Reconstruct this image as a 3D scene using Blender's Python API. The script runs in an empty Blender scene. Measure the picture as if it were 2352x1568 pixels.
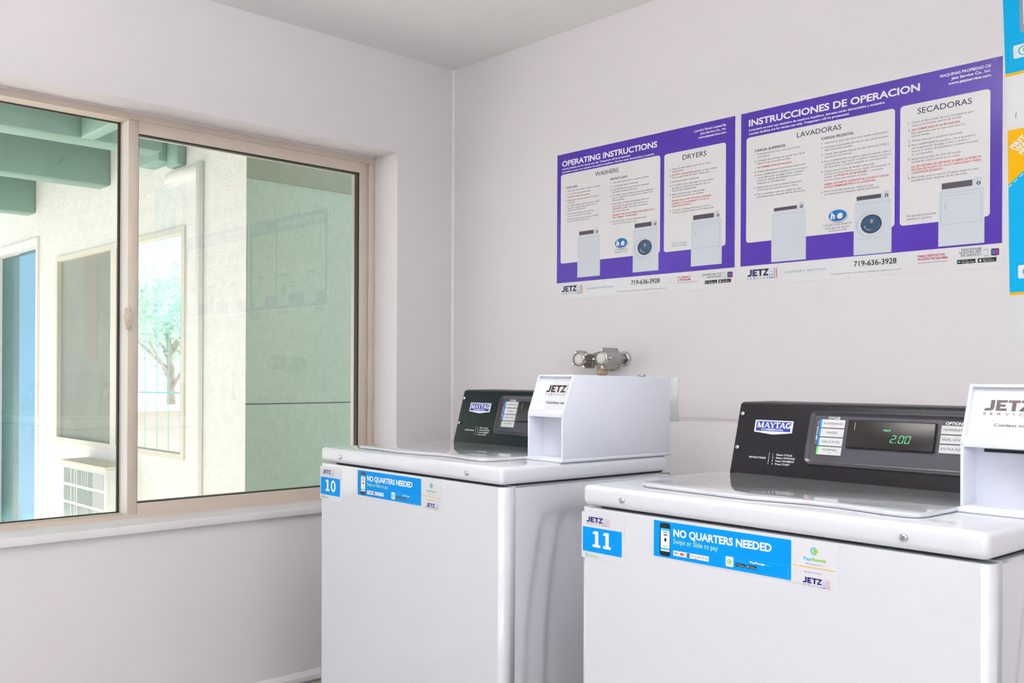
import bpy, bmesh, math, random
from mathutils import Vector, Matrix
random.seed(7)
PI = math.pi
scene = bpy.context.scene
COL = scene.collection
Z0 = 1.151                      # eye height above the laundry floor; zr values below are relative to it

# ------------------------------------------------------------------ camera
cam_d = bpy.data.cameras.new('camera')
cam = bpy.data.objects.new('camera', cam_d); COL.objects.link(cam)
cam_d.sensor_width = 36.0; cam_d.lens = 2116.09 / 2352 * 36.0
cam_d.shift_x = (1176 - 630) / 2352; cam_d.shift_y = (858.27 - 784) / 2352
cam_d.clip_start = 0.05; cam_d.clip_end = 300
rt = Vector((0.59213586, 0.80582264, 0.00499998)); dn = Vector((0.0029607, 0.00402915, -0.9999875)); fw = Vector((-0.80583271, 0.59214326, 0.0))
m = Matrix((rt, -dn, -fw)).transposed().to_4x4(); m.translation = Vector((2.697, -2.916, Z0))
cam.matrix_world = m
scene.camera = cam

# ------------------------------------------------------------------ world, sun, exposure
world = bpy.data.worlds.new('sky'); scene.world = world; world.use_nodes = True
wn = world.node_tree.nodes; wl = world.node_tree.links
bg = wn['Background']
tcw = wn.new('ShaderNodeTexCoord'); sxyz = wn.new('ShaderNodeSeparateXYZ'); ramp = wn.new('ShaderNodeValToRGB')
ramp.color_ramp.elements[0].position = 0.0; ramp.color_ramp.elements[0].color = (.93, .95, 1.0, 1)
ramp.color_ramp.elements[1].position = 0.9; ramp.color_ramp.elements[1].color = (.60, .75, 1.0, 1)
wl.new(tcw.outputs['Generated'], sxyz.inputs[0]); wl.new(sxyz.outputs['Z'], ramp.inputs[0]); wl.new(ramp.outputs[0], bg.inputs['Color'])
bg.inputs['Strength'].default_value = 1.35
sun_d = bpy.data.lights.new('sun', 'SUN'); sun_d.energy = 9.0; sun_d.angle = math.radians(3); sun_d.color = (1, .98, .95)
sun = bpy.data.objects.new('sun', sun_d); COL.objects.link(sun)
sun.rotation_euler = Vector((-0.10, 0.75, -0.64)).to_track_quat('-Z', 'Y').to_euler()
scene.view_settings.view_transform = 'Standard'; scene.view_settings.look = 'None'
scene.view_settings.exposure = 0.12; scene.view_settings.gamma = 1.0; scene.view_settings.use_curve_mapping = False
scene.cycles.use_denoising = True
FILL_SIDE, FILL_BACK = 30.0, 23.0   # soft fill from added windows beside and behind the viewer
FILL_LAMP = (3.0, 43.0)            # added fill lamp: watts down, watts up; used in its builder

# ------------------------------------------------------------------ materials
def srgb(r, g, b):
    f = lambda c: (c / 255 / 12.92) if c / 255 <= .04045 else ((c / 255 + .055) / 1.055) ** 2.4
    return (f(r), f(g), f(b), 1)
MATS = {}
def mat(name, col, rough=.5, metal=0., spec=.5, coat=0., emit=None, estr=1., bump=None, vary=None):
    if name in MATS: return MATS[name]
    m = bpy.data.materials.new(name); m.use_nodes = True
    n = m.node_tree.nodes; l = m.node_tree.links; p = n['Principled BSDF']
    c = srgb(*col) if max(col) > 1 else (*col, 1)
    p.inputs['Base Color'].default_value = c; p.inputs['Roughness'].default_value = rough; p.inputs['Metallic'].default_value = metal
    p.inputs['Specular IOR Level'].default_value = spec; p.inputs['Coat Weight'].default_value = coat; p.inputs['Coat Roughness'].default_value = .05
    if emit:
        p.inputs['Emission Color'].default_value = srgb(*emit); p.inputs['Emission Strength'].default_value = estr
    tc = n.new('ShaderNodeTexCoord')
    nz = n.new('ShaderNodeTexNoise'); l.new(tc.outputs['Object'], nz.inputs['Vector'])
    v = vary or (3.0, .03)
    nz.inputs['Scale'].default_value = v[0]; nz.inputs['Detail'].default_value = 4
    mx = n.new('ShaderNodeMix'); mx.data_type = 'RGBA'; mx.blend_type = 'MULTIPLY'; mx.inputs[0].default_value = 1
    mr = n.new('ShaderNodeMapRange'); mr.inputs['To Min'].default_value = 1 - v[1]; mr.inputs['To Max'].default_value = 1 + v[1]
    mr.inputs['From Min'].default_value = .3; mr.inputs['From Max'].default_value = .7
    l.new(nz.outputs['Fac'], mr.inputs['Value']); mx.inputs[6].default_value = c; l.new(mr.outputs[0], mx.inputs[7]); l.new(mx.outputs[2], p.inputs['Base Color'])
    if bump:
        b = n.new('ShaderNodeBump'); b.inputs['Strength'].default_value = bump[1]; b.inputs['Distance'].default_value = bump[2]
        nb = n.new('ShaderNodeTexNoise'); nb.inputs['Scale'].default_value = bump[0]; nb.inputs['Detail'].default_value = 5
        if len(bump) > 3: nb.inputs['Distortion'].default_value = bump[3]
        l.new(tc.outputs['Object'], nb.inputs['Vector']); l.new(nb.outputs['Fac'], b.inputs['Height']); l.new(b.outputs[0], p.inputs['Normal'])
    MATS[name] = m; return m
def glass_mat(name, tint, refl=1.0, ior=1.5):
    m = bpy.data.materials.new(name); m.use_nodes = True; n = m.node_tree.nodes; l = m.node_tree.links
    n.remove(n['Principled BSDF']); out = n['Material Output']
    t = n.new('ShaderNodeBsdfTransparent'); t.inputs[0].default_value = (*tint, 1)
    g = n.new('ShaderNodeBsdfGlossy'); g.inputs['Roughness'].default_value = 0.0; g.inputs['Color'].default_value = (refl, refl, refl, 1)
    fr = n.new('ShaderNodeFresnel'); fr.inputs['IOR'].default_value = ior
    mx = n.new('ShaderNodeMixShader'); l.new(fr.outputs[0], mx.inputs[0]); l.new(t.outputs[0], mx.inputs[1]); l.new(g.outputs[0], mx.inputs[2]); l.new(mx.outputs[0], out.inputs[0])
    MATS[name] = m; return m

WALL = mat('wall_paint', (234, 229, 232), .55, spec=.3, bump=(9, .08, .01), vary=(1.2, .012))
CEIL = mat('ceiling_paint', (246, 244, 243), .7, spec=.2, bump=(14, .08, .01), vary=(1.0, .015))
TRIMW = mat('white_trim_paint', (236, 233, 235), .4, bump=(30, .1, .005))
FLOORM = mat('floor_vinyl', (196, 187, 180), .45, vary=(6, .08))
BRONZE = mat('tan_window_frame', (214, 199, 184), .38, vary=(8, .03))
EDGELIT = mat('lit_sash_edge', (232, 224, 216), .35)  # light on the sash's side face, put into a paler colour
GASKET = mat('dark_gasket', (42, 48, 44), .5)
CAULK = mat('white_caulk', (226, 218, 214), .6)
GLASS = glass_mat('window_glass', (.95, .972, .957), 1.0, 1.85)
ENAMEL = mat('white_enamel', (226, 228, 235), .16, spec=.5, coat=.6, vary=(2, .008))
BOXW = mat('coin_box_white', (230, 233, 244), .3, vary=(3, .008))
LIDM = mat('lid_enamel', (208, 210, 216), .09, spec=.5, coat=.8, vary=(2, .008))
SHADOWGAP = mat('dark_gap', (35, 34, 36), .7)
CONS = mat('console_charcoal', (30, 27, 32), .42, spec=.35, coat=.0, vary=(40, .05))
CONSREFL = mat('console_green_reflection', (8, 26, 26), .40, spec=.3, coat=.0, vary=(40, .05))  # green reflected from outdoors, put into the console's own colour
BEZEL = mat('bezel_grey', (68, 66, 77), .4, coat=.1, vary=(40, .04))
BEZR = mat('bezel_rim', (50, 48, 57), .22, coat=.5)
DISPM = mat('display_window', (34, 30, 30), .3, coat=.05)
SILV = mat('button_silver', (214, 214, 216), .35)
STEEL = mat('screw_steel', (205, 205, 205), .25, metal=1)
CHROME = mat('chrome', (206, 208, 206), .12, metal=1, vary=(30, .06))
CHROMED = mat('satin_chrome', (168, 168, 164), .26, metal=1, vary=(30, .08))
PEARL = mat('pearl_cap', (222, 224, 218), .2, coat=.5)
BRASS = mat('dull_brass', (206, 184, 150), .4, metal=.4, vary=(30, .1))
PAPER = mat('poster_paper', (234, 234, 235), .22, spec=.5, vary=(5, .015))
PURPLE = mat('poster_purple', (84, 52, 176), .2, spec=.5, vary=(4, .1))
PANEL = mat('poster_panel', (233, 232, 232), .22, vary=(6, .012))
INKW = mat('ink_white', (244, 244, 248), .3)
NAVY = mat('ink_navy', (34, 30, 84), .4)
INKG = mat('ink_grey', (110, 108, 128), .4)
INKR = mat('ink_red', (206, 44, 56), .4)
CRIM = mat('ink_crimson', (190, 34, 92), .4)
INKK = mat('ink_black', (26, 24, 28), .4)
TEALI = mat('ink_teal', (84, 160, 196), .4)
MPIC = mat('picture_machine', (214, 220, 228), .25)
MEDGE = mat('picture_outline', (150, 152, 168), .3)
MDARK = mat('picture_console', (86, 78, 88), .3)
DRUM = mat('picture_drum', (56, 88, 118), .2, vary=(40, .3))
DRUMR = mat('picture_drum_rim', (34, 44, 62), .3)
HEB = mat('ink_he_blue', (26, 116, 190), .3)
VIOLET = mat('ink_violet', (150, 50, 160), .3)
BLUE = mat('sticker_blue', (0, 150, 236), .5, spec=.12, vary=(4, .03))
STKW = mat('sticker_white', (222, 223, 229), .35)
CYAN = mat('ink_cyan', (40, 190, 236), .3)
CYANP = mat('poster_cyan', (0, 182, 240), .5, spec=.15, vary=(4, .03))
YELL = mat('poster_yellow', (252, 190, 4), .5, spec=.15)
GREEN = mat('ink_green', (140, 206, 20), .3)
LIME = mat('ink_lime_text', (206, 232, 150), .3)
JETZP = mat('jetz_purple', (44, 10, 120), .35)
JETZB = mat('jetz_brown', (66, 46, 52), .35)
DOTB = mat('ink_dot_blue', (30, 110, 196), .35)
WAVE = mat('ink_wave_pink', (226, 120, 130), .35)
ORANGE = mat('ink_orange', (240, 130, 30), .35)
BADGEB = mat('badge_blue', (40, 62, 160), .3)
TABB = mat('tab_blue', (20, 150, 246), .35)
TABG = mat('tab_green', (100, 220, 96), .35)
LED = mat('led_green', (60, 110, 80), .4, emit=(110, 220, 150), estr=.75)
PHONEK = mat('phone_black', (24, 32, 44), .2)
STUCCO = STUCCO_SHADE = mat('stucco_shaded', (174, 191, 168), .85, spec=.2, bump=(34, .55, .02, 1.2), vary=(16, .04))  # darker sage copy of the stucco, shade of the end face painted in
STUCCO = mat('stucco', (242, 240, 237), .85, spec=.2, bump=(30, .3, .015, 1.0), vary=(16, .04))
SHADEBAND = mat('porch_shade_olive', (142, 150, 124), .8, bump=(34, .4, .02, 1.2), vary=(10, .05))  # porch shade on the end wall, put in as a darker olive
GREENP = mat('green_beam_paint', (136, 172, 158), .5, vary=(6, .05))
GREENK = mat('green_cap_paint', (140, 180, 162), .5)
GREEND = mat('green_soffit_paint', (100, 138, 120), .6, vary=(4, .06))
EXTW = mat('exterior_white_trim', (243, 242, 237), .5, vary=(8, .02))
MIRR = mat('reflective_pane', (236, 240, 242), .02, metal=.95)
SCREENM = mat('insect_screen', (150, 156, 146), .6, vary=(2, .12))
CURT = mat('curtain_mauve', (156, 154, 145), .8)
TEALD = mat('teal_door_paint', (46, 106, 108), .25, coat=.3, vary=(3, .06))
SKYB = mat('sky_blue_door_paint', (112, 172, 208), .35, vary=(2, .04))
CONCRETE = mat('concrete', (222, 214, 202), .9, vary=(3, .06), bump=(20, .2, .01))
EXTF = mat('cream_window_frame', (228, 222, 208), .5, vary=(8, .02))
ACM = mat('ac_white', (240, 240, 236), .45)
ACL = mat('ac_pale_panel', (190, 192, 192), .5)
ACG = mat('ac_grille', (150, 163, 158), .5, vary=(20, .08))
ACT = mat('ac_tan_top', (232, 218, 202), .6)
LEAF = mat('leaf_green', (206, 234, 214), .6, vary=(3, .25))
BARK = mat('bark', (196, 182, 168), .9, vary=(12, .15))
RAILT = mat('teal_rail_paint', (126, 190, 188), .5)
FROST = mat('frosted_pane', (240, 244, 246), .5)
LAMPM = mat('lamp_diffuser', (250, 250, 250), .4, emit=(255, 250, 244), estr=2.0)

# ------------------------------------------------------------------ builders
def tag(o, label=None, cat=None, group=None, kind=None):
    for k, v in (('label', label), ('category', cat), ('group', group), ('kind', kind)):
        if v: o[k] = v
    return o
def empty(name, loc=(0, 0, 0), rotz=0., label=None, cat=None, group=None, kind=None, rot=None):
    o = bpy.data.objects.new(name, None); COL.objects.link(o); o.location = loc
    o.rotation_euler = rot if rot else (0, 0, rotz); o.empty_display_size = .1
    return tag(o, label, cat, group, kind)
class MB:
    """collects faces (with a material each) and links them as ONE mesh object"""
    def __init__(s): s.v = []; s.f = []; s.mi = []; s.mats = []; s.sm = []
    def mid(s, m):
        if m not in s.mats: s.mats.append(m)
        return s.mats.index(m)
    def poly(s, pts, m, smooth=False):
        b = len(s.v); s.v += [tuple(p) for p in pts]; s.f.append(list(range(b, b + len(pts)))); s.mi.append(s.mid(m)); s.sm.append(smooth)
    def raw(s, vs, fs, m, smooth=False, tf=None):
        b = len(s.v); s.v += [tuple(tf @ Vector(v)) if tf else tuple(v) for v in vs]
        k = s.mid(m)
        for f in fs: s.f.append([i + b for i in f]); s.mi.append(k); s.sm.append(smooth)
    def box(s, x0, y0, z0, x1, y1, z1, m, r=0., seg=2, tf=None, smooth=None):
        if r <= 0:
            vs = [(x, y, z) for z in (z0, z1) for y in (y0, y1) for x in (x0, x1)]
            s.raw(vs, [(0, 2, 3, 1), (4, 5, 7, 6), (0, 1, 5, 4), (2, 6, 7, 3), (0, 4, 6, 2), (1, 3, 7, 5)], m, False, tf); return
        bm = bmesh.new(); bmesh.ops.create_cube(bm, size=1)
        for v in bm.verts: v.co = Vector(((x0 + x1) / 2 + v.co.x * (x1 - x0), (y0 + y1) / 2 + v.co.y * (y1 - y0), (z0 + z1) / 2 + v.co.z * (z1 - z0)))
        bmesh.ops.bevel(bm, geom=bm.edges[:], offset=r, segments=seg, profile=.5, affect='EDGES')
        s.bm(bm, m, True if smooth is None else smooth, tf)
    def bm(s, bm, m, smooth=True, tf=None):
        bm.verts.index_update()
        s.raw([v.co.copy() for v in bm.verts], [[v.index for v in f.verts] for f in bm.faces], m, smooth, tf); bm.free()
    def prism(s, prof, axis, a, b, m, smooth=False, r=0., seg=2):
        """extrude a 2D profile: axis 'x': (y,z) profile from x=a to x=b; 'y': (x,z); 'z': (x,y)"""
        mk = {'x': lambda p, t: (t, p[0], p[1]), 'y': lambda p, t: (p[0], t, p[1]), 'z': lambda p, t: (p[0], p[1], t)}[axis]
        n = len(prof); bm = bmesh.new()
        A = [bm.verts.new(mk(p, a)) for p in prof]; B = [bm.verts.new(mk(p, b)) for p in prof]
        bm.faces.new(A[::-1]); bm.faces.new(B)
        for i in range(n): bm.faces.new((A[i], A[(i + 1) % n], B[(i + 1) % n], B[i]))
        bmesh.ops.recalc_face_normals(bm, faces=bm.faces[:])
        if r > 0: bmesh.ops.bevel(bm, geom=bm.edges[:], offset=r, segments=seg, profile=.5, affect='EDGES')
        s.bm(bm, m, smooth or r > 0)
    def tube(s, pts, rad, m, n=12, cap=True):
        pts = [Vector(p) for p in pts]; rads = rad if isinstance(rad, (list, tuple)) else [rad] * len(pts)
        rings = []
        for i, p in enumerate(pts):
            d = (pts[min(i + 1, len(pts) - 1)] - pts[max(i - 1, 0)]).normalized()
            u = d.orthogonal().normalized() if i == 0 else (u - d * u.dot(d)).normalized()
            w = d.cross(u); rings.append([p + (u * math.cos(2 * PI * k / n) + w * math.sin(2 * PI * k / n)) * rads[i] for k in range(n)])
        vs = [v for r in rings for v in r]; fs = [(i * n + k, i * n + (k + 1) % n, (i + 1) * n + (k + 1) % n, (i + 1) * n + k) for i in range(len(rings) - 1) for k in range(n)]
        s.raw(vs, fs, m, True)
        if cap: s.poly(rings[0][::-1], m); s.poly(rings[-1], m)
    def build(s, name, parent=None, label=None, cat=None, group=None, kind=None, autosmooth=True):
        me = bpy.data.meshes.new(name); me.from_pydata(s.v, [], s.f)
        for m in s.mats: me.materials.append(m)
        me.polygons.foreach_set('material_index', s.mi); me.polygons.foreach_set('use_smooth', s.sm)
        bm = bmesh.new(); bm.from_mesh(me); bmesh.ops.remove_doubles(bm, verts=bm.verts[:], dist=1e-6); bm.to_mesh(me); bm.free()
        me.update()
        o = bpy.data.objects.new(name, me); COL.objects.link(o)
        if parent: o.parent = parent
        return tag(o, label, cat, group, kind)

TXT = {}
def glyphs(txt, bold, space, shear=0., res=3):
    k = (txt, bold, space, shear)
    if k in TXT: return TXT[k]
    cu = bpy.data.curves.new('t', 'FONT'); cu.body = txt; cu.size = 1; cu.offset = bold; cu.space_character = space; cu.shear = shear
    cu.resolution_u = res; cu.fill_mode = 'FRONT' if hasattr(cu, 'fill_mode') else cu.fill_mode
    o = bpy.data.objects.new('t', cu); COL.objects.link(o)
    me = bpy.data.meshes.new_from_object(o)
    vs = [(v.co.x, v.co.y) for v in me.vertices]; fs = [list(p.vertices) for p in me.polygons]
    bpy.data.objects.remove(o); bpy.data.curves.remove(cu); bpy.data.meshes.remove(me)
    xs = [v[0] for v in vs] or [0]
    TXT[k] = (vs, fs, min(xs), max(xs)); return TXT[k]
CAPH = None
class Ink:
    """flat printing in a plane: origin o, unit axes ex, ey, outward normal n; layers are w metres proud of it"""
    def __init__(s, mb, o, ex, ey, n, sc=1.0):
        s.mb = mb; s.o = Vector(o); s.ex = Vector(ex); s.ey = Vector(ey); s.n = Vector(n); s.sc = sc
    def P(s, u, v, w): return s.o + s.ex * u + s.ey * v + s.n * w
    def poly(s, pts, m, w): s.mb.poly([s.P(u, v, w) for u, v in pts], m)
    def rect(s, u0, v0, u1, v1, m, w, r=0., seg=5):
        if r <= 0: s.poly([(u0, v0), (u1, v0), (u1, v1), (u0, v1)], m, w); return
        pts = []
        for cx_, cy_, a in ((u1 - r, v1 - r, 0), (u0 + r, v1 - r, 90), (u0 + r, v0 + r, 180), (u1 - r, v0 + r, 270)):
            for k in range(seg + 1):
                t = math.radians(a + 90 * k / seg); pts.append((cx_ + r * math.cos(t), cy_ + r * math.sin(t)))
        s.poly(pts, m, w)
    def frame(s, u0, v0, u1, v1, t, m, w):
        s.rect(u0, v0, u1, v0 + t, m, w); s.rect(u0, v1 - t, u1, v1, m, w); s.rect(u0, v0 + t, u0 + t, v1 - t, m, w); s.rect(u1 - t, v0 + t, u1, v1 - t, m, w)
    def ell(s, u, v, ru, rv, m, w, n=28, a0=0., a1=2 * PI, rot=0.):
        pts = []
        for k in range(n):
            t = a0 + (a1 - a0) * k / (n if a1 - a0 > 6.28 else n - 1)
            x, y = ru * math.cos(t), rv * math.sin(t); pts.append((u + x * math.cos(rot) - y * math.sin(rot), v + x * math.sin(rot) + y * math.cos(rot)))
        s.poly(pts, m, w)
    def arc(s, u, v, ru, rv, t, m, w, a0, a1, n=18):
        for k in range(n):
            p, q = a0 + (a1 - a0) * k / n, a0 + (a1 - a0) * (k + 1) / n
            s.poly([(u + (ru - t) * math.cos(p), v + (rv - t) * math.sin(p)), (u + ru * math.cos(p), v + rv * math.sin(p)), (u + ru * math.cos(q), v + rv * math.sin(q)), (u + (ru - t) * math.cos(q), v + (rv - t) * math.sin(q))], m, w)
    def text(s, txt, u, v, cap, m, w, width=None, align='l', bold=0., space=1., shear=0., rot=0., maxw=None):
        """cap = capital height; width stretches to an exact width; maxw only shrinks"""
        vs, fs, x0, x1 = glyphs(txt, bold, space, shear)
        if not vs: return
        sy = cap / CAPH; sx = sy
        if width: sx = width / (x1 - x0)
        elif maxw and (x1 - x0) * sx > maxw: sx = maxw / (x1 - x0)
        W = (x1 - x0) * sx; off = {'l': 0, 'c': -W / 2, 'r': -W}[align]
        c, sn = math.cos(rot), math.sin(rot); pts = []
        for x, y in vs:
            a, b = (x - x0) * sx + off, y * sy; pts.append(s.P(u + a * c - b * sn, v + a * sn + b * c, w))
        s.mb.raw(pts, fs, m)
v_, f_, a_, b_ = glyphs('H', 0, 1); CAPH = max(y for x, y in v_)

def jetz(ink, u, v, h, w, m, width=None, grey=None, marks=True, service=True, dotm=None, wavem=None):
    """the wordmark: JETZ letters, spaced SERVICE, dots and wavy lines; u,v is the lower left of the letters"""
    k = h; sx = (width / (3.42 * h)) if width else 1.0
    T = lambda pts: [(u + x * k * sx, v + y * k) for x, y in pts]
    ink.poly(T([(-.08, 0), (.42, 0), (.40, .25), (.08, .25)]), m, w)
    ink.poly(T([(.40, .25), (.42, 0), (.62, .08), (.70, .28), (.70, 1), (.40, 1)]), m, w)
    for r in ((.82, 0, 1.12, 1), (1.12, 0, 1.62, .23), (1.12, .39, 1.5, .60), (1.12, .77, 1.62, 1)): ink.poly(T([(r[0], r[1]), (r[2], r[1]), (r[2], r[3]), (r[0], r[3])]), m, w)
    ink.poly(T([(1.68, .77), (2.56, .77), (2.56, 1), (1.68, 1)]), m, w); ink.poly(T([(1.97, 0), (2.27, 0), (2.27, .77), (1.97, .77)]), m, w)
    ink.poly(T([(2.62, .77), (3.42, .77), (3.50, 1), (2.62, 1)]), m, w); ink.poly(T([(2.50, 0), (3.42, 0), (3.42, .23), (2.66, .23)]), m, w); ink.poly(T([(2.50, .0), (2.92, .23), (3.46, .9), (3.05, .77)]), m, w)
    W = 3.42 * k * sx
    if service: ink.text('SERVICE', u - .06 * k, v - .42 * k, .24 * k, grey or m, w, width=W + .06 * k, space=2.0, bold=.0)
    if marks:
        for i in range(2):
            for j in range(4):
                r = (.045 + .022 * j) * k; ink.ell(u + W + (.28 + .34 * i) * k * sx, v + (.92 - .42 * j) * k, r, r, dotm or DOTB, w, n=10)
        for i in range(2):
            x = u + W + (.98 + .34 * i) * k * sx; n = 8
            for j in range(n):
                xa, xb = x + (.06 if j % 2 else -.06) * k, x + (-.06 if j % 2 else .06) * k; ya, yb = v + (1.0 - 1.5 * j / n) * k, v + (1.0 - 1.5 * (j + 1) / n) * k
                ink.poly([(xa - .045 * k, ya), (xa + .045 * k, ya), (xb + .045 * k, yb), (xb - .045 * k, yb)], wavem or WAVE, w)
def payrange(ink, u, v, r, w):
    ink.arc(u, v, r, r, r * .28, CYAN, w, math.radians(70), math.radians(300), 14)
    ink.ell(u + r * .28, v + r * .05, r * .58, r * .62, GREEN, w + .0001, n=14)
def pay_text(ink, u, v, cap, w, width):
    ink.text('Pay', u, v, cap, CYAN, w, width=width * .38, bold=.02, shear=.2); ink.text('Range', u + width * .38, v, cap, GREEN, w, width=width * .62, bold=.02, shear=.2)
def store_badges(ink, g, a, w):
    for (u0, v0, u1, v1), t, big in ((g, 'GET IT ON', 'Google Play'), (a, 'Download on the', 'App Store')):
        ink.rect(u0, v0, u1, v1, INKK, w); h = v1 - v0; W = u1 - u0
        ink.text(big, u0 + .28 * W, v0 + .18 * h, .34 * h, INKW, w + .0002, maxw=.66 * W); ink.text(t, u0 + .28 * W, v0 + .66 * h, .16 * h, INKW, w + .0002, maxw=.6 * W)
        if big[0] == 'G':
            ink.poly([(u0 + .07 * W, v0 + .2 * h), (u0 + .22 * W, v0 + .5 * h), (u0 + .07 * W, v0 + .8 * h)], CYAN, w + .0002); ink.poly([(u0 + .12 * W, v0 + .3 * h), (u0 + .22 * W, v0 + .5 * h), (u0 + .12 * W, v0 + .42 * h)], YELL, w + .0003)
        else: ink.ell(u0 + .14 * W, v0 + .46 * h, .06 * W, .28 * h, INKW, w + .0002, n=12); ink.ell(u0 + .17 * W, v0 + .82 * h, .015 * W, .08 * h, INKW, w + .0002, n=8)

# ================================================================== room shell
RX, RY, H = 4.5, -5.2, Z0 + 1.286
WY0, WY1 = -2.62, -.323            # window opening along Y
WZ0, WZ1 = Z0 - .525, Z0 + .893
WT = .205                          # outer wall thickness
b = MB()
b.box(-WT, RY, 0, 0, WY0, H, WALL); b.box(-WT, WY1, 0, 0, .0, H, WALL); b.box(-WT, WY0, 0, 0, WY1, WZ0, WALL); b.box(-WT, WY0, WZ1, 0, WY1, H, WALL)
b.build('wall_left', label='pale mauve wall with the window in it', kind='structure', cat='wall')
b = MB(); b.box(-WT, 0, 0, RX, .15, H, WALL); b.build('wall_right', label='pale grey wall behind the washers carrying the posters', kind='structure', cat='wall')
b = MB(); b.box(RX, RY, 0, RX + .15, .15, H, WALL); b.build('wall_front', label='plain pale wall beside the viewer out of the photo', kind='structure', cat='wall')
b = MB(); b.box(-WT, RY - .15, 0, RX + .15, RY, H, WALL); b.build('wall_back', label='plain pale wall behind the viewer out of the photo', kind='structure', cat='wall')
b = MB(); b.box(-WT, RY - .15, -.1, RX + .15, .15, 0, FLOORM); b.build('floor', label='beige vinyl laundry room floor', kind='structure', cat='floor')
b = MB(); b.box(-WT, RY - .15, H, RX + .15, .15, H + .1, CEIL); b.build('ceiling', label='off white laundry room ceiling', kind='structure', cat='ceiling')
b = MB(); b.prism([(0, 0.012), (0.014, 0.012), (0.014, .028), (0, .045)], 'y', RY, 0, TRIMW); b.build('baseboard_left', label='low white baseboard under the window wall', kind='structure', cat='baseboard')
b = MB(); b.box(.86, -.3, 0, RX, 0, Z0 - .137, WALL, r=.004, seg=1); b.build('trim_1', label='low pale wall ledge behind the washers', kind='structure', cat='ledge')
# thin caulk bead in the room corner
b = MB(); b.prism([(0, 0), (.008, 0), (0, -.008)], 'z', 0, H, TRIMW); b.build('trim_2', label='thin painted bead in the corner of the two walls', kind='structure', cat='trim')

# ------------------------------------------------------------------ window of the room
win = empty('window_1', (0, 0, 0), label='wide tan framed sliding window in the left wall', cat='window', kind='structure')
FX = -.13
def zr(z): return Z0 + z
b = MB()   # outer frame: head, sill track, jambs, with a white caulk line round it
T = .026
b.box(FX - .08, WY0, zr(.866), FX, WY1, zr(.893), BRONZE); b.box(FX - .08, WY1 - .036, zr(-.495), FX, WY1, zr(.866), BRONZE, r=.001, seg=1)
b.box(FX - .08, WY0, zr(-.525), FX - .002, WY1, zr(-.484), BRONZE); b.box(FX - .08, WY0, zr(-.495), FX, WY0 + .036, zr(.866), BRONZE)
b.build('frame', win)
b = MB(); b.box(FX, WY0, zr(.888), FX + .004, WY1, zr(.893), CAULK); b.box(FX, WY1 - .004, zr(-.49), FX + .004, WY1, zr(.893), CAULK); b.build('caulk_line', win)
def sash(name, y0, y1, z0, z1, xf, xb, st, m, lw, rw, glassx, gz0, gz1):
    b = MB()
    b.box(xb, y0, z0, xf, y0 + lw, z1, m, r=.0015, seg=1); b.box(xb, y1 - rw, z0, xf, y1, z1, m, r=.0015, seg=1)
    b.box(xb, y0 + lw, gz1, xf, y1 - rw, z1, m); b.box(xb, y0 + lw, z0, xf, y1 - rw, gz0, m)
    s_ = b.build(name, win)
    b = MB(); g = .005
    b.box(glassx - .004, y0 + lw, gz1 - g, xf - .004, y1 - rw, gz1, GASKET); b.box(glassx - .004, y0 + lw, gz0, xf - .004, y1 - rw, gz0 + g * .7, GASKET)
    b.box(glassx - .004, y0 + lw, gz0, xf - .004, y0 + lw + g * .5, gz1, GASKET); b.box(glassx - .004, y1 - rw - g * 1.6, gz0, xf - .004, y1 - rw, gz1, GASKET)
    b.build('gasket', s_)
    b = MB(); b.poly([(glassx, y0 + lw, gz0), (glassx, y1 - rw, gz0), (glassx, y1 - rw, gz1), (glassx, y0 + lw, gz1)], GLASS); b.build('pane', s_)
    return s_
sash('sliding_sash', -1.456, -.362, zr(-.489), zr(.866), FX - .003, FX - .055, .04, BRONZE, .037, .045, FX - .022, zr(-.447), zr(.823))
sash('fixed_sash', WY0 + .036, -1.436, zr(-.500), zr(.8805), FX - .058, FX - .074, .04, BRONZE, .03, .0225, FX - .066, zr(-.483), zr(.8675))
b = MB(); b.box(FX - .0545, -1.4575, zr(-.488), FX - .0035, -1.4562, zr(.865), EDGELIT); b.build('sash_lit_face', win, label='side face of the sliding sash, lit look put into its pale colour')
b = MB(); b.box(-.14, WY0, zr(-.525), .0, WY1, zr(-.497), TRIMW); b.box(.0, WY0 - .04, zr(-.521), .022, WY1 + .04, zr(-.494), TRIMW, r=.003, seg=2); b.build('sill', win, label='white painted sill board')
lat = MB()
lat.prism([(-.018 + .018 * 0, -.03), (.004, -.039), (.012, -.03), (.013, .025), (.006, .038), (-.012, .038), (-.018, .03)], 'x', 0, .014, BRONZE, r=.003)
lat = lat.build('latch', win); lat.location = (FX - .004, -1.4555, zr(.184))
b = MB(); b.prism([(-.031, .012), (-.010, .014), (-.010, -.03), (-.018, -.036)], 'x', .006, .024, BRONZE, r=.003); b.build('lever', lat)
b = MB(); b.tube([(.013, .0, .029), (.0155, .0, .029)], .0035, STEEL, 8); b.tube([(.013, .002, -.028), (.0155, .002, -.028)], .0035, STEEL, 8); b.build('screw', lat)

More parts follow.
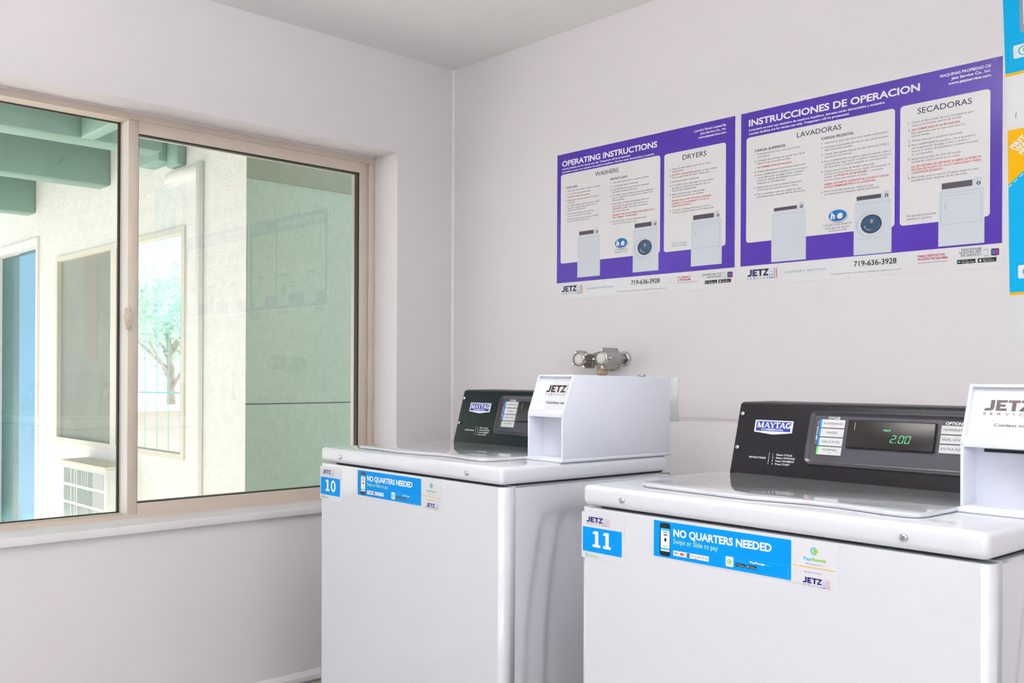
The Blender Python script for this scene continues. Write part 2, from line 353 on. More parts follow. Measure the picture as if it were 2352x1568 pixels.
# ================================================================== added fill lamp (out of view, brightens ceiling and walls)
def fill_fixture(x, y, label, power):
    e = empty('fill_pendant', (x, y, H - .42), label=label, cat='light')
    b = MB(); b.box(-.62, -.13, -.03, .62, .13, .03, TRIMW, r=.01); b.build('fill_housing', e)
    b = MB(); b.box(-.6, -.11, -.036, .6, .11, -.0305, LAMPM); b.box(-.6, -.11, .0305, .6, .11, .036, LAMPM); b.build('fill_diffuser', e)
    for q in (-.45, .45):
        b = MB(); b.tube([(q, 0, .03), (q, 0, .42)], .004, STEEL, 8); b.build('fill_hanger', e)
    for up in (0, 1):
        ld = bpy.data.lights.new('fill_tube', 'AREA'); ld.shape = 'RECTANGLE'; ld.size = 1.2; ld.size_y = .22; ld.energy = power[up]; ld.color = (1, .985, .97)
        lo = bpy.data.objects.new('fill_tube', ld); COL.objects.link(lo); lo.location = (x, y, H - .42 + (.045 if up else -.045)); lo.rotation_euler = (PI if up else 0, 0, 0)
    return e
fill_fixture(1.98, -2.2, 'added white fill lamp hanging unseen in front of the washers', FILL_LAMP)

def fill_window(name, cx_, cy_, rz, w_, z0, z1, power, label):
    """added unseen frosted window with an area lamp for soft fill"""
    e = empty(name, (cx_, cy_, 0), rz, label, 'window', kind='structure')
    b = MB(); t = .05
    for q in ((-w_ / 2, z0, w_ / 2, z0 + t), (-w_ / 2, z1 - t, w_ / 2, z1), (-w_ / 2, z0 + t, -w_ / 2 + t, z1 - t), (w_ / 2 - t, z0 + t, w_ / 2, z1 - t), (-t / 2, z0 + t, t / 2, z1 - t)): b.box(q[0], .004, q[1], q[2], .03, q[3], TRIMW)
    b.build('frame', e)
    b = MB(); b.box(-w_ / 2 + t, .004, z0 + t, w_ / 2 - t, .01, z1 - t, FROST); b.build('pane', e)
    ld = bpy.data.lights.new('window_fill', 'AREA'); ld.shape = 'RECTANGLE'; ld.size = w_ - .1; ld.size_y = z1 - z0 - .1; ld.energy = power; ld.color = (.965, .985, 1)
    lo = bpy.data.objects.new('window_fill', ld); COL.objects.link(lo); lo.location = (cx_ - math.sin(rz) * .035, cy_ + math.cos(rz) * .035, (z0 + z1) / 2); lo.rotation_euler = (PI / 2, 0, rz + PI)
fill_window('fill_window_side', RX, -3.4, PI / 2, 2.0, 1.0, 2.25, FILL_SIDE, 'added frosted fill window to the right of the viewer')
fill_window('fill_window_back', 3.0, RY, 0, 2.4, .3, 2.25, FILL_BACK, 'tall added frosted fill window behind the viewer')

# ================================================================== washing machines
def washer(num, x, y, yaw, lb, dx, label):
    root = empty('washing_machine', (x, y, 0), math.radians(yaw), label, 'washing machine', 'top load coin washers')
    B = Z0 + lb; W = .688; D = .62
    # cabinet: the front panel wraps round both corners
    b = MB(); b.prism([(0, .012), (.004, .004), (.012, 0), (W - .012, 0), (W - .004, .004), (W, .012), (W, .042), (0, .042)], 'z', .03, B - .003, ENAMEL, smooth=False)
    b.box(.012, .05, B - .03, W - .012, D - .01, B + .003, SHADOWGAP)
    cab = b.build('cabinet', root)
    for f in cab.data.polygons:
        f.use_smooth = abs(f.normal.z) < .5 and f.area < .03
    # side panels, the outer face pressed with two nested raised fields
    for side in (0, 1):
        b = MB(); ny, nz = 56, 48; y0, y1, z0, z1 = .0435, D + .008, .03, B - .002
        def dep(yy, zz):
            zt = zz - B
            def field(yl0, yl1, top, rad):
                t = min(max((top - zt) / .40, 0), 1); yl = yl0 + (yl1 - yl0) * (1 - (1 - t) ** 2.0); yr = y0 + y1 - yl
                du = min(yy - yl, yr - yy); dv = min(top - zt, zz - .12)
                if du < rad and dv < rad: d = rad - math.hypot(rad - du, rad - dv)
                else: d = min(du, dv)
                s_ = min(max(d / .022 + .5, 0), 1); return s_ * s_ * (3 - 2 * s_)
            return -.005 * field(.142, .082, -.066, .03) - .006 * field(.205, .155, -.075, .03)
        gr = [[(W - .001 + dep(y0 + (y1 - y0) * i / ny, z0 + (z1 - z0) * j / nz) if side else .001 - dep(y0 + (y1 - y0) * i / ny, z0 + (z1 - z0) * j / nz), y0 + (y1 - y0) * i / ny, z0 + (z1 - z0) * j / nz) for i in range(ny + 1)] for j in range(nz + 1)]
        fs = [(j * (ny + 1) + i, j * (ny + 1) + i + 1, (j + 1) * (ny + 1) + i + 1, (j + 1) * (ny + 1) + i) for j in range(nz) for i in range(ny)]
        if not side: fs = [f[::-1] for f in fs]
        b.raw([v for r_ in gr for v in r_], fs, ENAMEL, True)
        xs = (W - .04, W - .028) if side else (.028, .04)
        b.box(xs[0], y0, z0, xs[1], y1, z1, ENAMEL)
        b.prism([(xs[0], z1 - .004), (W - .001 if side else .001, z1 - .004), (W - .001 if side else .001, z1), (xs[0], z1)], 'y', y0, y1, ENAMEL)
        b.box(min(xs[0], W - .001 if side else .001), y1 - .004, z0, max(xs[1], W - .001 if side else .001), y1, z1, ENAMEL)
        b.build('side_panel', root)
    b = MB(); b.box(.03, D - .005, .03, W - .03, D + .005, B, ENAMEL); b.build('back_panel', root)
    for fx in (.05, W - .05):
        for fy in (.06, D - .06):
            b = MB(); b.tube([(fx, fy, 0), (fx, fy, .012), (fx, fy, .035)], [.022, .022, .01], SHADOWGAP, 14); b.build('foot', root)
    # deck
    b = MB(); b.box(.002, .0, B + .0015, W - .002, D, B + .042, ENAMEL, r=.011, seg=4); deck = b.build('deck', root)
    for sx in (.095, .579):
        b = MB(); b.tube([(sx, .003, B + .02), (sx, -.003, B + .02), (sx, -.0045, B + .02)], [.0062, .0058, .003], STEEL, 14); b.build('screw', deck)
    # lid with a scalloped front edge
    prof = [(.088, .42), (.086, .10), (.092, .068), (.11, .058), (.18, .053), (.27, .047), (.31, .046), (.36, .06), (.40, .072), (.45, .074), (.49, .066), (.53, .056), (.56, .056), (.575, .066), (.579, .09), (.579, .42)]
    b = MB(); b.prism(prof, 'z', B + .0425, B + .0505, LIDM, r=.0035, seg=3); lid = b.build('lid', root)
    # console, leaning back
    k = .3; zc = B + .047; L = .165; le = math.hypot(1, k)
    o = Vector((dx, .42, zc)); ex = Vector((1, 0, 0)); ey = Vector((0, k, 1)) / le; n = Vector((0, -1, k)) / le
    x0, x1 = .073, .572 - dx
    b = MB(); top = o + ey * .160
    b.prism([(.42, zc), (.42 + k * .153, zc + .153), (.43 + k * .153, zc + .1575), (.60, zc + .158), (.605, zc)], 'x', dx + x0, dx + x1, CONSREFL if num == 10 else CONS, r=.0025, seg=2)
    cons = b.build('console', root)
    b = MB(); b.box(dx + x0 - .002, .414, B + .041, dx + x1, .61, B + .0475, ENAMEL, r=.002); b.build('console_base', root, label='white strip under the dark console')
    b = MB(); I = Ink(b, o, ex, ey, n)
    # raised rim of the control panel, a rounded frame
    def rring(u0, v0, u1, v1, t, h0, h1, m, r):
        def loop(d, w_):
            pts = []
            for cx_, cy_, a in ((u1 - r, v1 - r, 0), (u0 + r, v1 - r, 90), (u0 + r, v0 + r, 180), (u1 - r, v0 + r, 270)):
                for q in range(6):
                    t_ = math.radians(a + 18 * q); rr = r - d; pts.append(I.P(cx_ + rr * math.cos(t_), cy_ + rr * math.sin(t_), w_))
            return pts
        ls = [loop(0, .0), loop(t * .12, h1), loop(t * .35, h1), loop(t * .62, h0), loop(t, h0)]
        for p, q in zip(ls, ls[1:]):
            for i in range(len(p)): b.raw([p[i], p[(i + 1) % len(p)], q[(i + 1) % len(p)], q[i]], [(0, 1, 2, 3)], m, True)
        b.poly(ls[-1], BEZEL)
    rring(.226, .033, .537, .150, .011, .0008, .004, BEZR, .014)
    b.build('control_panel', cons)
    b = MB(); I = Ink(b, o, ex, ey, n)
    b.prism([(0, 0), (.155, 0), (.155, .058), (0, .058)], 'z', .0, .007, DISPM, r=.003); d_ = b.build('display', cons)
    d_.matrix_local = Matrix((ex, ey, n)).transposed().to_4x4(); d_.location = o + ex * .304 + ey * .074 + n * .0008
    # the digits stay on the display's face
    b = MB(); I = Ink(b, o, ex, ey, n); w = .0083
    def seg7(u, v, h, segs):
        wd = h * .56; t = h * .1; sh = .2
        def q(x, y): return (u + x + sh * y, v + y)
        S = {'a': (t, h - t, wd - t, h), 'g': (t, h / 2 - t / 2, wd - t, h / 2 + t / 2), 'd': (t, 0, wd - t, t), 'f': (0, h / 2 + t / 2, t, h - t / 2), 'b': (wd - t, h / 2 + t / 2, wd, h - t / 2), 'e': (0, t / 2, t, h / 2 - t / 2), 'c': (wd - t, t / 2, wd, h / 2 - t / 2)}
        for c in segs: a0, b0, a1, b1 = S[c]; I.poly([q(a0, b0), q(a1, b0), q(a1, b1), q(a0, b1)], LED, w)
    seg7(.3835, .0875, .0155, 'abged'); seg7(.3975, .0875, .0155, 'abcdef'); seg7(.4085, .0875, .0155, 'abcdef'); I.rect(.3938, .0875, .3955, .0892, LED, w)
    I.text('PRICE', .370, .1102, .0036, LED, w, width=.0135, bold=.03, shear=.2)
    b.build('price_digits', cons, label='glowing green price digits')
    b = MB(); I = Ink(b, o, ex, ey, n); I.frame(.307, .111, .3185, .1265, .0006, DISPM, .0083); I.rect(.3178, .1095, .3185, .1255, INKW, .0084); b.build('display_slot', cons)
    for i, (t1, t2, tm) in enumerate((('POWERWASH', '', TABB), ('MIXED', '', TABB), ('DELICATES', '', TABB), ('NORMAL', 'ECO-IP', TABG))):
        v1 = .131 - .0192 * i; v0 = v1 - .0172; b = MB(); I = Ink(b, o, ex, ey, n)
        for u0, u1, m_ in ((.249, .2527, tm), (.2527, .2965, SILV)):
            c = [I.P(u0, v0, .0005), I.P(u1, v0, .0005), I.P(u1, v1, .0005), I.P(u0, v1, .0005)]; d2 = [p + n * .0024 for p in c]
            b.raw(c + d2, [(4, 5, 6, 7), (0, 1, 5, 4), (1, 2, 6, 5), (2, 3, 7, 6), (3, 0, 4, 7)], m_)
        I.text(t1, .2748, (v0 + v1) / 2 - .0022 + (.002 if t2 else 0), .0044, INKK, .0031, align='c', maxw=.036, space=1.1)
        if t2: I.text(t2, .2748, v0 + .0035, .0022, INKG, .0031, align='c')
        b.build('cycle_button', cons)
    for i, t1 in enumerate(('TEMPERATURE', 'SOIL LEVEL', 'EXTRA RINSE')):
        v1 = .1285 - .0185 * i; v0 = v1 - .0165; b = MB(); I = Ink(b, o, ex, ey, n)
        c = [I.P(.466, v0, .0005), I.P(.514, v0, .0005), I.P(.514, v1, .0005), I.P(.466, v1, .0005)]; d2 = [p + n * .0024 for p in c]
        b.raw(c + d2, [(4, 5, 6, 7), (0, 1, 5, 4), (1, 2, 6, 5), (2, 3, 7, 6), (3, 0, 4, 7)], SILV)
        I.text(t1, .469, (v0 + v1) / 2 - .0022, .0044, INKK, .0031, width=(.0425, .037, .041)[i], space=1.1); b.build('option_button', cons)
    b = MB(); I = Ink(b, o, ex, ey, n); w = .0022
    I.text('CYCLES', .2635, .1325, .0046, INKW, w, width=.0225, bold=.03); b.build('cycles_heading', cons)
    b = MB(); I = Ink(b, o, ex, ey, n); I.text('OPTIONS', .4715, .1305, .0052, INKW, w, width=.0305, bold=.03); b.build('options_heading', cons)
    b = MB(); I = Ink(b, o, ex, ey, n)
    I.text('DEEP WATER', .2470, .0865, .0030, INKW, w, width=.0295, bold=.02, rot=PI / 2); I.rect(.2452, .079, .2459, .0845, INKW, w); I.rect(.2452, .118, .2459, .1265, INKW, w); I.rect(.2452, .1258, .2475, .1265, INKW, w)
    b.build('deep_water_bracket', cons); b = MB(); I = Ink(b, o, ex, ey, n); w = .0006
    I.text('INSTRUCTIONS', .1115, .0385, .0036, INKW, w, width=.036, bold=.02); I.rect(.1537, .027, .1544, .054, INKW, w)
    for i, (nn, tt) in enumerate((('1', 'Select CYCLE'), ('2', 'Select OPTIONS'), ('3', 'Insert PAYMENT'), ('4', 'Press START'))):
        I.text(nn, .1612, .0475 - .0068 * i, .0038, INKW, w, bold=.015); I.text(tt, .169, .0475 - .0068 * i, .0038, INKW, w, bold=.015, width=(.0325, .039, .0385, .0305)[i])
    b.build('steps_lettering', cons)
    # maker's badge
    b = MB(); I = Ink(b, o, ex, ey, n)
    c = [(.1145, .0975), (.155, .0925), (.1945, .0975), (.1945, .1238), (.1145, .1238)]
    lo_ = [I.P(u, v, 0) for u, v in c]; hi_ = [I.P(u, v, .003) for u, v in c]
    b.raw(lo_ + hi_, [(5, 6, 7, 8, 9)] + [(i, (i + 1) % 5, (i + 1) % 5 + 5, i + 5) for i in range(5)], INKW)
    I.rect(.1178, .0995, .1912, .1213, BADGEB, .0033)
    w = .0036; BH = .0125; bv = .1068
    def P_(pts): I.poly(pts, INKW, w)
    def stroke(xa, ya, xb, yb, t): P_([(xa - t / 2, ya), (xa + t / 2, ya), (xb + t / 2, yb), (xb - t / 2, yb)])
    def serif(xc, yb, wd): P_([(xc - wd / 2, yb), (xc + wd / 2, yb), (xc + wd / 2, yb + .0012), (xc - wd / 2, yb + .0012)])
    u = .1205; t = .0030; tp = bv + BH
    stroke(u + .0015, bv, u + .0015, tp, .0018); stroke(u + .0115, bv, u + .0115, tp, t); stroke(u + .0062, bv, u + .0018, tp, t); stroke(u + .0062, bv, u + .0112, tp, .0016); serif(u + .0015, bv, .0044); serif(u + .0115, bv, .0052); serif(u + .0012, tp - .0012, .0042); serif(u + .012, tp - .0012, .0044)
    u += .0145; stroke(u + .0012, bv, u + .0060, tp, .0016); stroke(u + .0108, bv, u + .0060, tp, t); P_([(u + .003, bv + .0032), (u + .009, bv + .0032), (u + .009, bv + .0046), (u + .003, bv + .0046)]); serif(u + .0010, bv, .0044); serif(u + .0110, bv, .0050)
    u += .0125; stroke(u + .0055, bv, u + .0055, bv + .006, t); stroke(u + .0055, bv + .005, u + .0012, tp, t); stroke(u + .0055, bv + .005, u + .0100, tp, .0016); serif(u + .0055, bv, .0052); serif(u + .0012, tp - .0012, .0046); serif(u + .0100, tp - .0012, .0042)
    u += .0105; stroke(u + .0052, bv, u + .0052, tp, t); P_([(u, tp - .0018), (u + .0104, tp - .0018), (u + .0104, tp), (u, tp)]); serif(u + .0052, bv, .0050); P_([(u, tp - .0042), (u + .0012, tp - .0018), (u, tp - .0018)]); P_([(u + .0104, tp - .0042), (u + .0104, tp - .0018), (u + .0092, tp - .0018)])
    u += .0098; stroke(u + .0012, bv, u + .0060, tp, .0016); stroke(u + .0108, bv, u + .0060, tp, t); P_([(u + .003, bv + .0032), (u + .009, bv + .0032), (u + .009, bv + .0046), (u + .003, bv + .0046)]); serif(u + .0010, bv, .0044); serif(u + .0110, bv, .0050)
    u += .0128; I.arc(u + .0056, bv + BH / 2, .0056, BH / 2 + .0003, .0026, INKW, w, math.radians(45), math.radians(345), 18); P_([(u + .006, bv + .0052), (u + .0118, bv + .0052), (u + .0118, bv + .0064), (u + .006, bv + .0064)]); P_([(u + .0082, bv + .001), (u + .0108, bv + .001), (u + .0108, bv + .0056), (u + .0082, bv + .0056)])
    I.text('COMMERCIAL', .1298, .1012, .0036, INKW, w, width=.0475, bold=.025)
    b.build('badge', cons, label='white and blue maker\'s badge')
    for v in (.137, .060):
        b = MB(); p = I.P(.0825, v, 0); b.tube([p, p + n * .003, p + n * .004], [.0048, .0045, .002], STEEL, 14); b.build('screw', cons)
    # coin box bolted on the right end of the deck
    X0, X1 = .580, .686
    b = MB(); pr = [(.205, B + .05), (.205, B + .158), (.243, B + .251), (.629, B + .245), (.629, B + .05)]
    t = .005
    b.prism(pr, 'x', X0, X0 + t, BOXW, r=.0015); b.prism(pr, 'x', X1 - t, X1, BOXW, r=.0015)
    b.prism([(.243, B + .251), (.629, B + .245), (.629, B + .240), (.241, B + .246)], 'x', X0 + .001, X1 - .001, BOXW, r=.001)
    b.prism([(.205, B + .149), (.205, B + .158), (.2085, B + .166), (.262, B + .166), (.262, B + .149)], 'x', X0 + .001, X1 - .001, BOXW, r=.001)
    b.box(X0 + .002, .258, B + .05, X1 - .002, .262, B + .16, BOXW); b.box(X0 + .001, .207, B + .05, X1 - .001, .262, B + .054, BOXW)
    b.box(X0 + .001, .625, B + .05, X1 - .001, .629, B + .243, BOXW)
    box_ = b.build('coin_box', root)
    b = MB(); b.box(X0 - .005, .201, B + .0423, X1 + .001, .632, B + .0505, BOXW, r=.002); b.build('coin_box_base', root)
    b = MB(); s_ = Vector((0, .038, .0925)).normalized(); q0 = Vector((X0 + .003, .2115, B + .159)); nn = s_.cross(Vector((1, 0, 0))).normalized()
    nn = Vector((0, -s_.z, s_.y)); I = Ink(b, q0 + Vector((0, .003, 0)), ex, s_, nn)
    I.rect(0, 0, X1 - X0 - .006, .094, BOXW, 0)
    I.rect(.040 if num == 10 else .016, .004, X1 - X0 - .006, .092, STKW, .0004); face = b.build('face_plate', box_)
    b = MB(); I = Ink(b, q0 + Vector((0, .003, 0)), ex, s_, nn); a = .0275 if num == 10 else .0185
    jetz(I, a + .002, .053, .0185, .0009, JETZB, width=.056 if num == 10 else .062, marks=False)
    if num == 10:
        for j in range(3): I.ell(.0895, .071 - .0085 * j, .0010, .0012, INKK, .0009, n=8)
        I.text('Coinless ma', .0375, .0235, .0060, INKK, .0009, width=.0570, bold=.012)
    else:
        for j in range(3): I.ell(.0885, .071 - .0085 * j, .0010, .0012, INKK, .0009, n=8)
        I.text('Coinless machine', .0365, .026, .0050, INKK, .0009, width=.0610, bold=.008)
    b.build('face_lettering', box_)
    b = MB(); num == 11 and b.box(X0 + .0165, .2555, B + .1395, X1 - .012, .2578, B + .1445, SHADOWGAP); num == 11 and b.build('coin_slot', box_, label='dark slot under the face plate')
    # stickers on the front
    F = (0, -.0004, B)
    b = MB(); I = Ink(b, F, ex, (0, 0, 1), (0, -1, 0)); I.rect(.002, -.105, .1, -.012, STKW, 0, r=.003); I.rect(.005, -.091, .0945, -.042, BLUE, .0002); st = b.build('number_sticker', root)
    b = MB(); I = Ink(b, F, ex, (0, 0, 1), (0, -1, 0)); w = .0005
    def one(u, v, h):
        k_ = h
        for pts in ([(0, 0), (.56, 0), (.56, .17), (0, .17)], [(.17, .17), (.41, .17), (.41, 1), (.17, 1)], [(.01, .80), (.17, .82), (.17, 1), (.13, .985), (.01, .93)]): I.poly([(u + x_ * k_, v + y_ * k_) for x_, y_ in pts], INKW, w)
    one(.0285, -.0805, .032)
    if num == 11: one(.0525, -.0805, .032)
    else:
        for k_ in range(28):
            a0, a1 = 2 * PI * k_ / 28, 2 * PI * (k_ + 1) / 28; q = lambda a_, ru, rv: (.0635 + ru * math.cos(a_), -.0645 + rv * math.sin(a_))
            I.poly([q(a0, .0052, .0105), q(a0, .0112, .0165), q(a1, .0112, .0165), q(a1, .0052, .0105)], INKW, w)
    jetz(I, .0145, -.0315, .0105, w, JETZP, width=.037, grey=INKG); payrange(I, .0155, -.0985, .0034, w); pay_text(I, .021, -.1005, .0030, w, .0195)
    b.build('sticker_lettering', st)
    s0 = .163 if num == 11 else .1725
    b = MB(); I = Ink(b, F, ex, (0, 0, 1), (0, -1, 0)); I.rect(s0 - .002, -.078, s0 + .322, -.006, STKW, 0, r=.002); I.rect(s0, -.0755, s0 + .251, -.0085, BLUE, .0002)
    pst = b.build('payment_sticker', root)
    b = MB(); I = Ink(b, (s0, F[1], B), ex, (0, 0, 1), (0, -1, 0)); w = .0004
    I.rect(.0125, -.0725, .0335, -.0115, PHONEK, w, r=.004); I.rect(.0145, -.064, .0325, -.0215, INKW, w + .0001); I.rect(.0145, -.0255, .0325, -.0215, CYAN, w + .0002); I.rect(.0145, -.061, .0325, -.058, CYAN, w + .0002)
    I.rect(.0205, -.0345, .0275, -.0325, INKK, w + .0002); I.ell(.0240, -.0425, .0024, .0035, PHONEK, w + .0002, n=12); I.rect(.019, -.0295, .0285, -.0275, CYAN, w + .0002); I.rect(.0195, -.055, .0275, -.0537, GREEN, w + .0002)
    b.build('phone_picture', pst)
    b = MB(); I = Ink(b, (s0, F[1], B), ex, (0, 0, 1), (0, -1, 0))
    I.text('NO QUARTERS NEEDED', .040, -.0335, .0128, INKW, w, width=.179, bold=.035); I.text('Swipe or Slide to pay', .040, -.0470, .0088, LIME, w, width=.085)
    b.build('sticker_lettering', pst)
    b = MB(); I = Ink(b, (s0, F[1], B), ex, (0, 0, 1), (0, -1, 0))
    I.rect(.040, -.0690, .1085, -.0595, INKW, w, r=.001)
    I.text('VISA', .0418, -.0655, .0032, NAVY, w + .0002, width=.0075, bold=.02, shear=.2); I.ell(.0563, -.0642, .0026, .0026, INKR, w + .0002, n=12); I.ell(.0595, -.0642, .0026, .0026, ORANGE, w + .0003, n=12)
    I.rect(.0667, -.0685, .0722, -.0600, HEB, w + .0002); I.text('DISCOVER', .0755, -.0650, .0022, INKK, w + .0002, width=.0095); I.poly([(.078, -.0685), (.0855, -.0685), (.0855, -.0668)], ORANGE, w + .0002)
    I.ell(.0895, -.0645, .0010, .0012, INKK, w + .0002, n=8); I.text('Pay', .0912, -.0655, .0026, INKG, w + .0002, width=.0050); I.text('G Pay', .0985, -.0655, .0026, INKG, w + .0002, width=.0085)
    for q in (.0515, .0645, .0740, .0870, .0972): I.rect(q, -.0690, q + .0005, -.0595, BLUE, w + .0002)
    b.build('card_marks', pst)
    b = MB(); I = Ink(b, (s0, F[1], B), ex, (0, 0, 1), (0, -1, 0))
    I.frame(.1365, -.0735, .2470, -.0525, .0005, CYAN, w); I.rect(.1395, -.0710, .1535, -.0535, INKW, w + .0001, r=.002); payrange(I, .1465, -.0623, .0045, w + .0003)
    I.text('Download', .1570, -.0585, .0030, CYAN, w + .0001, width=.0240); I.text('PayRange', .1825, -.0585, .0032, INKW, w + .0001, width=.0255, bold=.03); I.text('now', .2095, -.0585, .0028, CYAN, w + .0001, width=.0110)
    store_badges(I, (.1575, -.0680, .1745, -.0622), (.1770, -.0680, .1935, -.0622), w + .0001)
    payrange(I, .2875, -.0215, .0062, w); pay_text(I, .2700, -.0375, .0052, w, .0350); I.text('Accepted Here', .2740, -.0440, .0022, INKG, w, width=.0270)
    I.rect(.253, -.0490, .3195, -.0478, YELL, w); I.text('Brought to you by', .2720, -.0575, .0022, INKG, w, width=.0270); jetz(I, .2700, -.0745, .0095, w, JETZP, width=.0290, grey=INKG)
    b.build('app_marks', pst)
    return root
washer(10, .653, -1.250, -2.9, -.2495, .031, 'white top load washer numbered 10, standing nearest the window')
washer(11, 1.562, -1.309, -1.8, -.262, .0, 'white top load washer numbered 11 with a glowing green price, nearest the viewer')

# ================================================================== posters
PW, PH = .68, .546
def bullet(I, items, u, v0, cap, numu, w):
    for it in items:
        v, num, txt, m, wd = it
        if num: I.text(num + '.', numu, v, cap, INKG, w, bold=.01)
        x = u
        for tx, mm, ww in (txt if isinstance(txt, list) else [(txt, m, wd)]): I.text(tx, x, v, cap, mm, w, width=ww, bold=.012 if mm is INKR else 0); x += ww + .004
def machine(parent, kind, u0, v0, u1, vs, ct, name='machine_picture'):
    """picture of a machine: u0..u1 wide, v0 foot, vs shoulder, ct top of its coin box"""
    b = MB(); I = Ink(b, (0, -.0012, 0), (1, 0, 0), (0, 0, 1), (0, -1, 0)); e = .0009; ins = .006; mh = ct - .005
    I.poly([(u0 - e, v0 - e), (u1 + e, v0 - e), (u1 + e, vs + e), (u1 - ins + e, vs + .010), (u1 - ins + e, ct + e), (u1 - .022, ct + e), (u1 - .024, mh + e), (u0 + ins - e, mh + e), (u0 + ins - e, vs + .010), (u0 - e, vs + e)], MEDGE, 0)
    I.poly([(u0, v0), (u1, v0), (u1, vs), (u1 - ins, vs + .010), (u1 - ins, ct), (u1 - .022, ct), (u1 - .024, mh), (u0 + ins, mh), (u0 + ins, vs + .010), (u0, vs)], MPIC, .0002)
    I.rect(u0 + ins + .001, vs + .011, u1 - .026, mh - .002, MDARK, .0005); I.ell(u1 - .0125, vs + .016, .0046, .0046, INKK, .0005, n=16); I.ell(u1 - .0125, vs + .016, .0022, .0022, INKW, .0007, n=12); I.rect(u1 - .0155, vs + .024, u1 - .0145, vs + .030, MEDGE, .0005)
    I.rect(u0 + .001, vs - .0006, u1 - .001, vs, MEDGE, .0004)
    if kind == 'front':
        cx_, cy_ = (u0 + u1) / 2 - .003, vs - .060
        I.ell(cx_ - .004, cy_ - .001, .034, .034, MEDGE, .0004, n=36); I.ell(cx_ - .0035, cy_ - .001, .0333, .0333, MPIC, .0005, n=36); I.ell(cx_, cy_, .029, .029, INKW, .0006, n=36); I.ell(cx_, cy_, .0272, .0272, DRUMR, .0007, n=36); I.ell(cx_, cy_, .0250, .0250, DRUM, .0008, n=36)
        I.arc(cx_ - .003, cy_, .015, .017, .0014, MPIC, .0010, math.radians(190), math.radians(280), 10); I.ell(cx_ + .001, cy_ + .008, .004, .006, MEDGE, .0010, n=14)
        I.rect(u0 + .005, vs - .1005, u1 - .020, vs - .1000, MEDGE, .0004)
    if kind == 'dryer':
        I.rect(u0 + .005, vs - .084, u1 - .006, vs - .008, MEDGE, .0004, r=.004); I.rect(u0 + .0056, vs - .0834, u1 - .0066, vs - .0086, MPIC, .0005, r=.004); I.rect(u0 + .015, vs - .043, u0 + .0165, vs - .030, MEDGE, .0006)
    return b.build(name, parent)
def poster(x, z, tilt, label, D):
    root = empty('instruction_poster', (x, 0, Z0 + z), label=label, cat='poster', group='purple laundry instruction posters')
    b = MB(); b.box(0, -.0008, 0, PW, -.0001, PH, PAPER); I = Ink(b, (0, -.0008, 0), (1, 0, 0), (0, 0, 1), (0, -1, 0))
    I.rect(.003, .061, PW - .003, PH - .003, PURPLE, .0003); b.build('sheet', root)
    for r in D['panels']:
        b = MB(); I = Ink(b, (0, -.0013, 0), (1, 0, 0), (0, 0, 1), (0, -1, 0)); I.rect(*r, PANEL, 0, r=.009); b.build('text_panel', root)
    PI_ = lambda b, d: Ink(b, (0, d, 0), (1, 0, 0), (0, 0, 1), (0, -1, 0))
    def line(name, t, m, d=-.0015):
        b = MB(); PI_(b, d).text(*t[:4], m, 0, **t[4]); return b.build(name, root)
    for q, t in enumerate(D['title']): line('title_lettering' if q == 0 else 'subtitle_lettering' if q < 3 else 'owner_lettering', t, INKW)
    for t in D['heads']: line('heading_lettering', t, NAVY, -.0017)
    for c_ in D['lists']:
        b = MB(); bullet(PI_(b, -.0017), c_['items'], c_['u'], 0, .0052, c_['n'], 0); b.build('instruction_list', root)
    for t in D['notes']: line('note_lettering', t, INKG, -.0017)
    for k in D['machines']: machine(root, *k)
    b = MB(); u, v = D['he']; I = Ink(b, (0, -.0017, 0), (1, 0, 0), (0, 0, 1), (0, -1, 0))
    I.ell(u + .001, v - .002, .0265, .0195, MEDGE, -.0002, n=32); I.ell(u, v, .0262, .0192, INKW, 0, n=32); I.ell(u, v, .0245, .0172, HEB, .0002, n=32)
    I.text('h', u - .0195, v - .008, .0165, INKW, .0004, bold=.05, shear=.15); I.text('e', u - .001, v - .008, .020, INKW, .0004, bold=.05, shear=.15); I.ell(u - .002, v - .006, .0022, .0022, INKR, .0005, n=10)
    b.build('efficiency_mark', root)
    b = MB(); I = Ink(b, (0, -.0015, 0), (1, 0, 0), (0, 0, 1), (0, -1, 0))
    jetz(I, .026, .0265, .0215, 0, NAVY, width=.0635, wavem=CRIM); b.build('company_mark', root)
    line('phone_number', ('719-636-3928', D['ph'][0], D['ph'][1], .0148, dict(width=.108, bold=.012)), INKK); line('slogan_lettering', ('LAUNDRY MATTERS', D['lm'][0], D['lm'][1], .0068, dict(width=D['lm'][2], space=1.5)), TEALI)
    for t in D['foot']: line('footer_lettering', t, t[5])
    b = MB(); I = PI_(b, -.0015); I.rect(.6385, .0305, .6475, .0485, MEDGE, 0, r=.0015); I.rect(.6390, .0320, .6470, .0470, PAPER, .0002); b.build('phone_icon', root)
    b = MB(); I = PI_(b, -.0015); a0 = .654; I.rect(a0, .0305, a0 + .0170, .0485, NAVY, 0, r=.003); I.rect(a0 + .0075, .033, a0 + .0155, .046, VIOLET, .0002, r=.002)
    for j in range(4): I.rect(a0 + .002, .034 + .0031 * j, a0 + .0075, .0355 + .0031 * j, TEALI, .0003)
    b.build('app_icon', root)
    b = MB(); store_badges(PI_(b, -.0015), (.580, .0150, .6205, .0262), (.6255, .0150, .6655, .0262), 0); b.build('store_badges', root)
    for u, v in ((.012, PH - .006), (.655, PH - .008)):
        b = MB(); I = Ink(b, (0, -.0012, 0), (1, 0, 0), (0, 0, 1), (0, -1, 0)); b.tube([(u, -.0020, v), (u + .012, -.0022, v), ], .0005, STEEL, 6); b.build('staple', root)
    return root
G, R = INKG, INKR
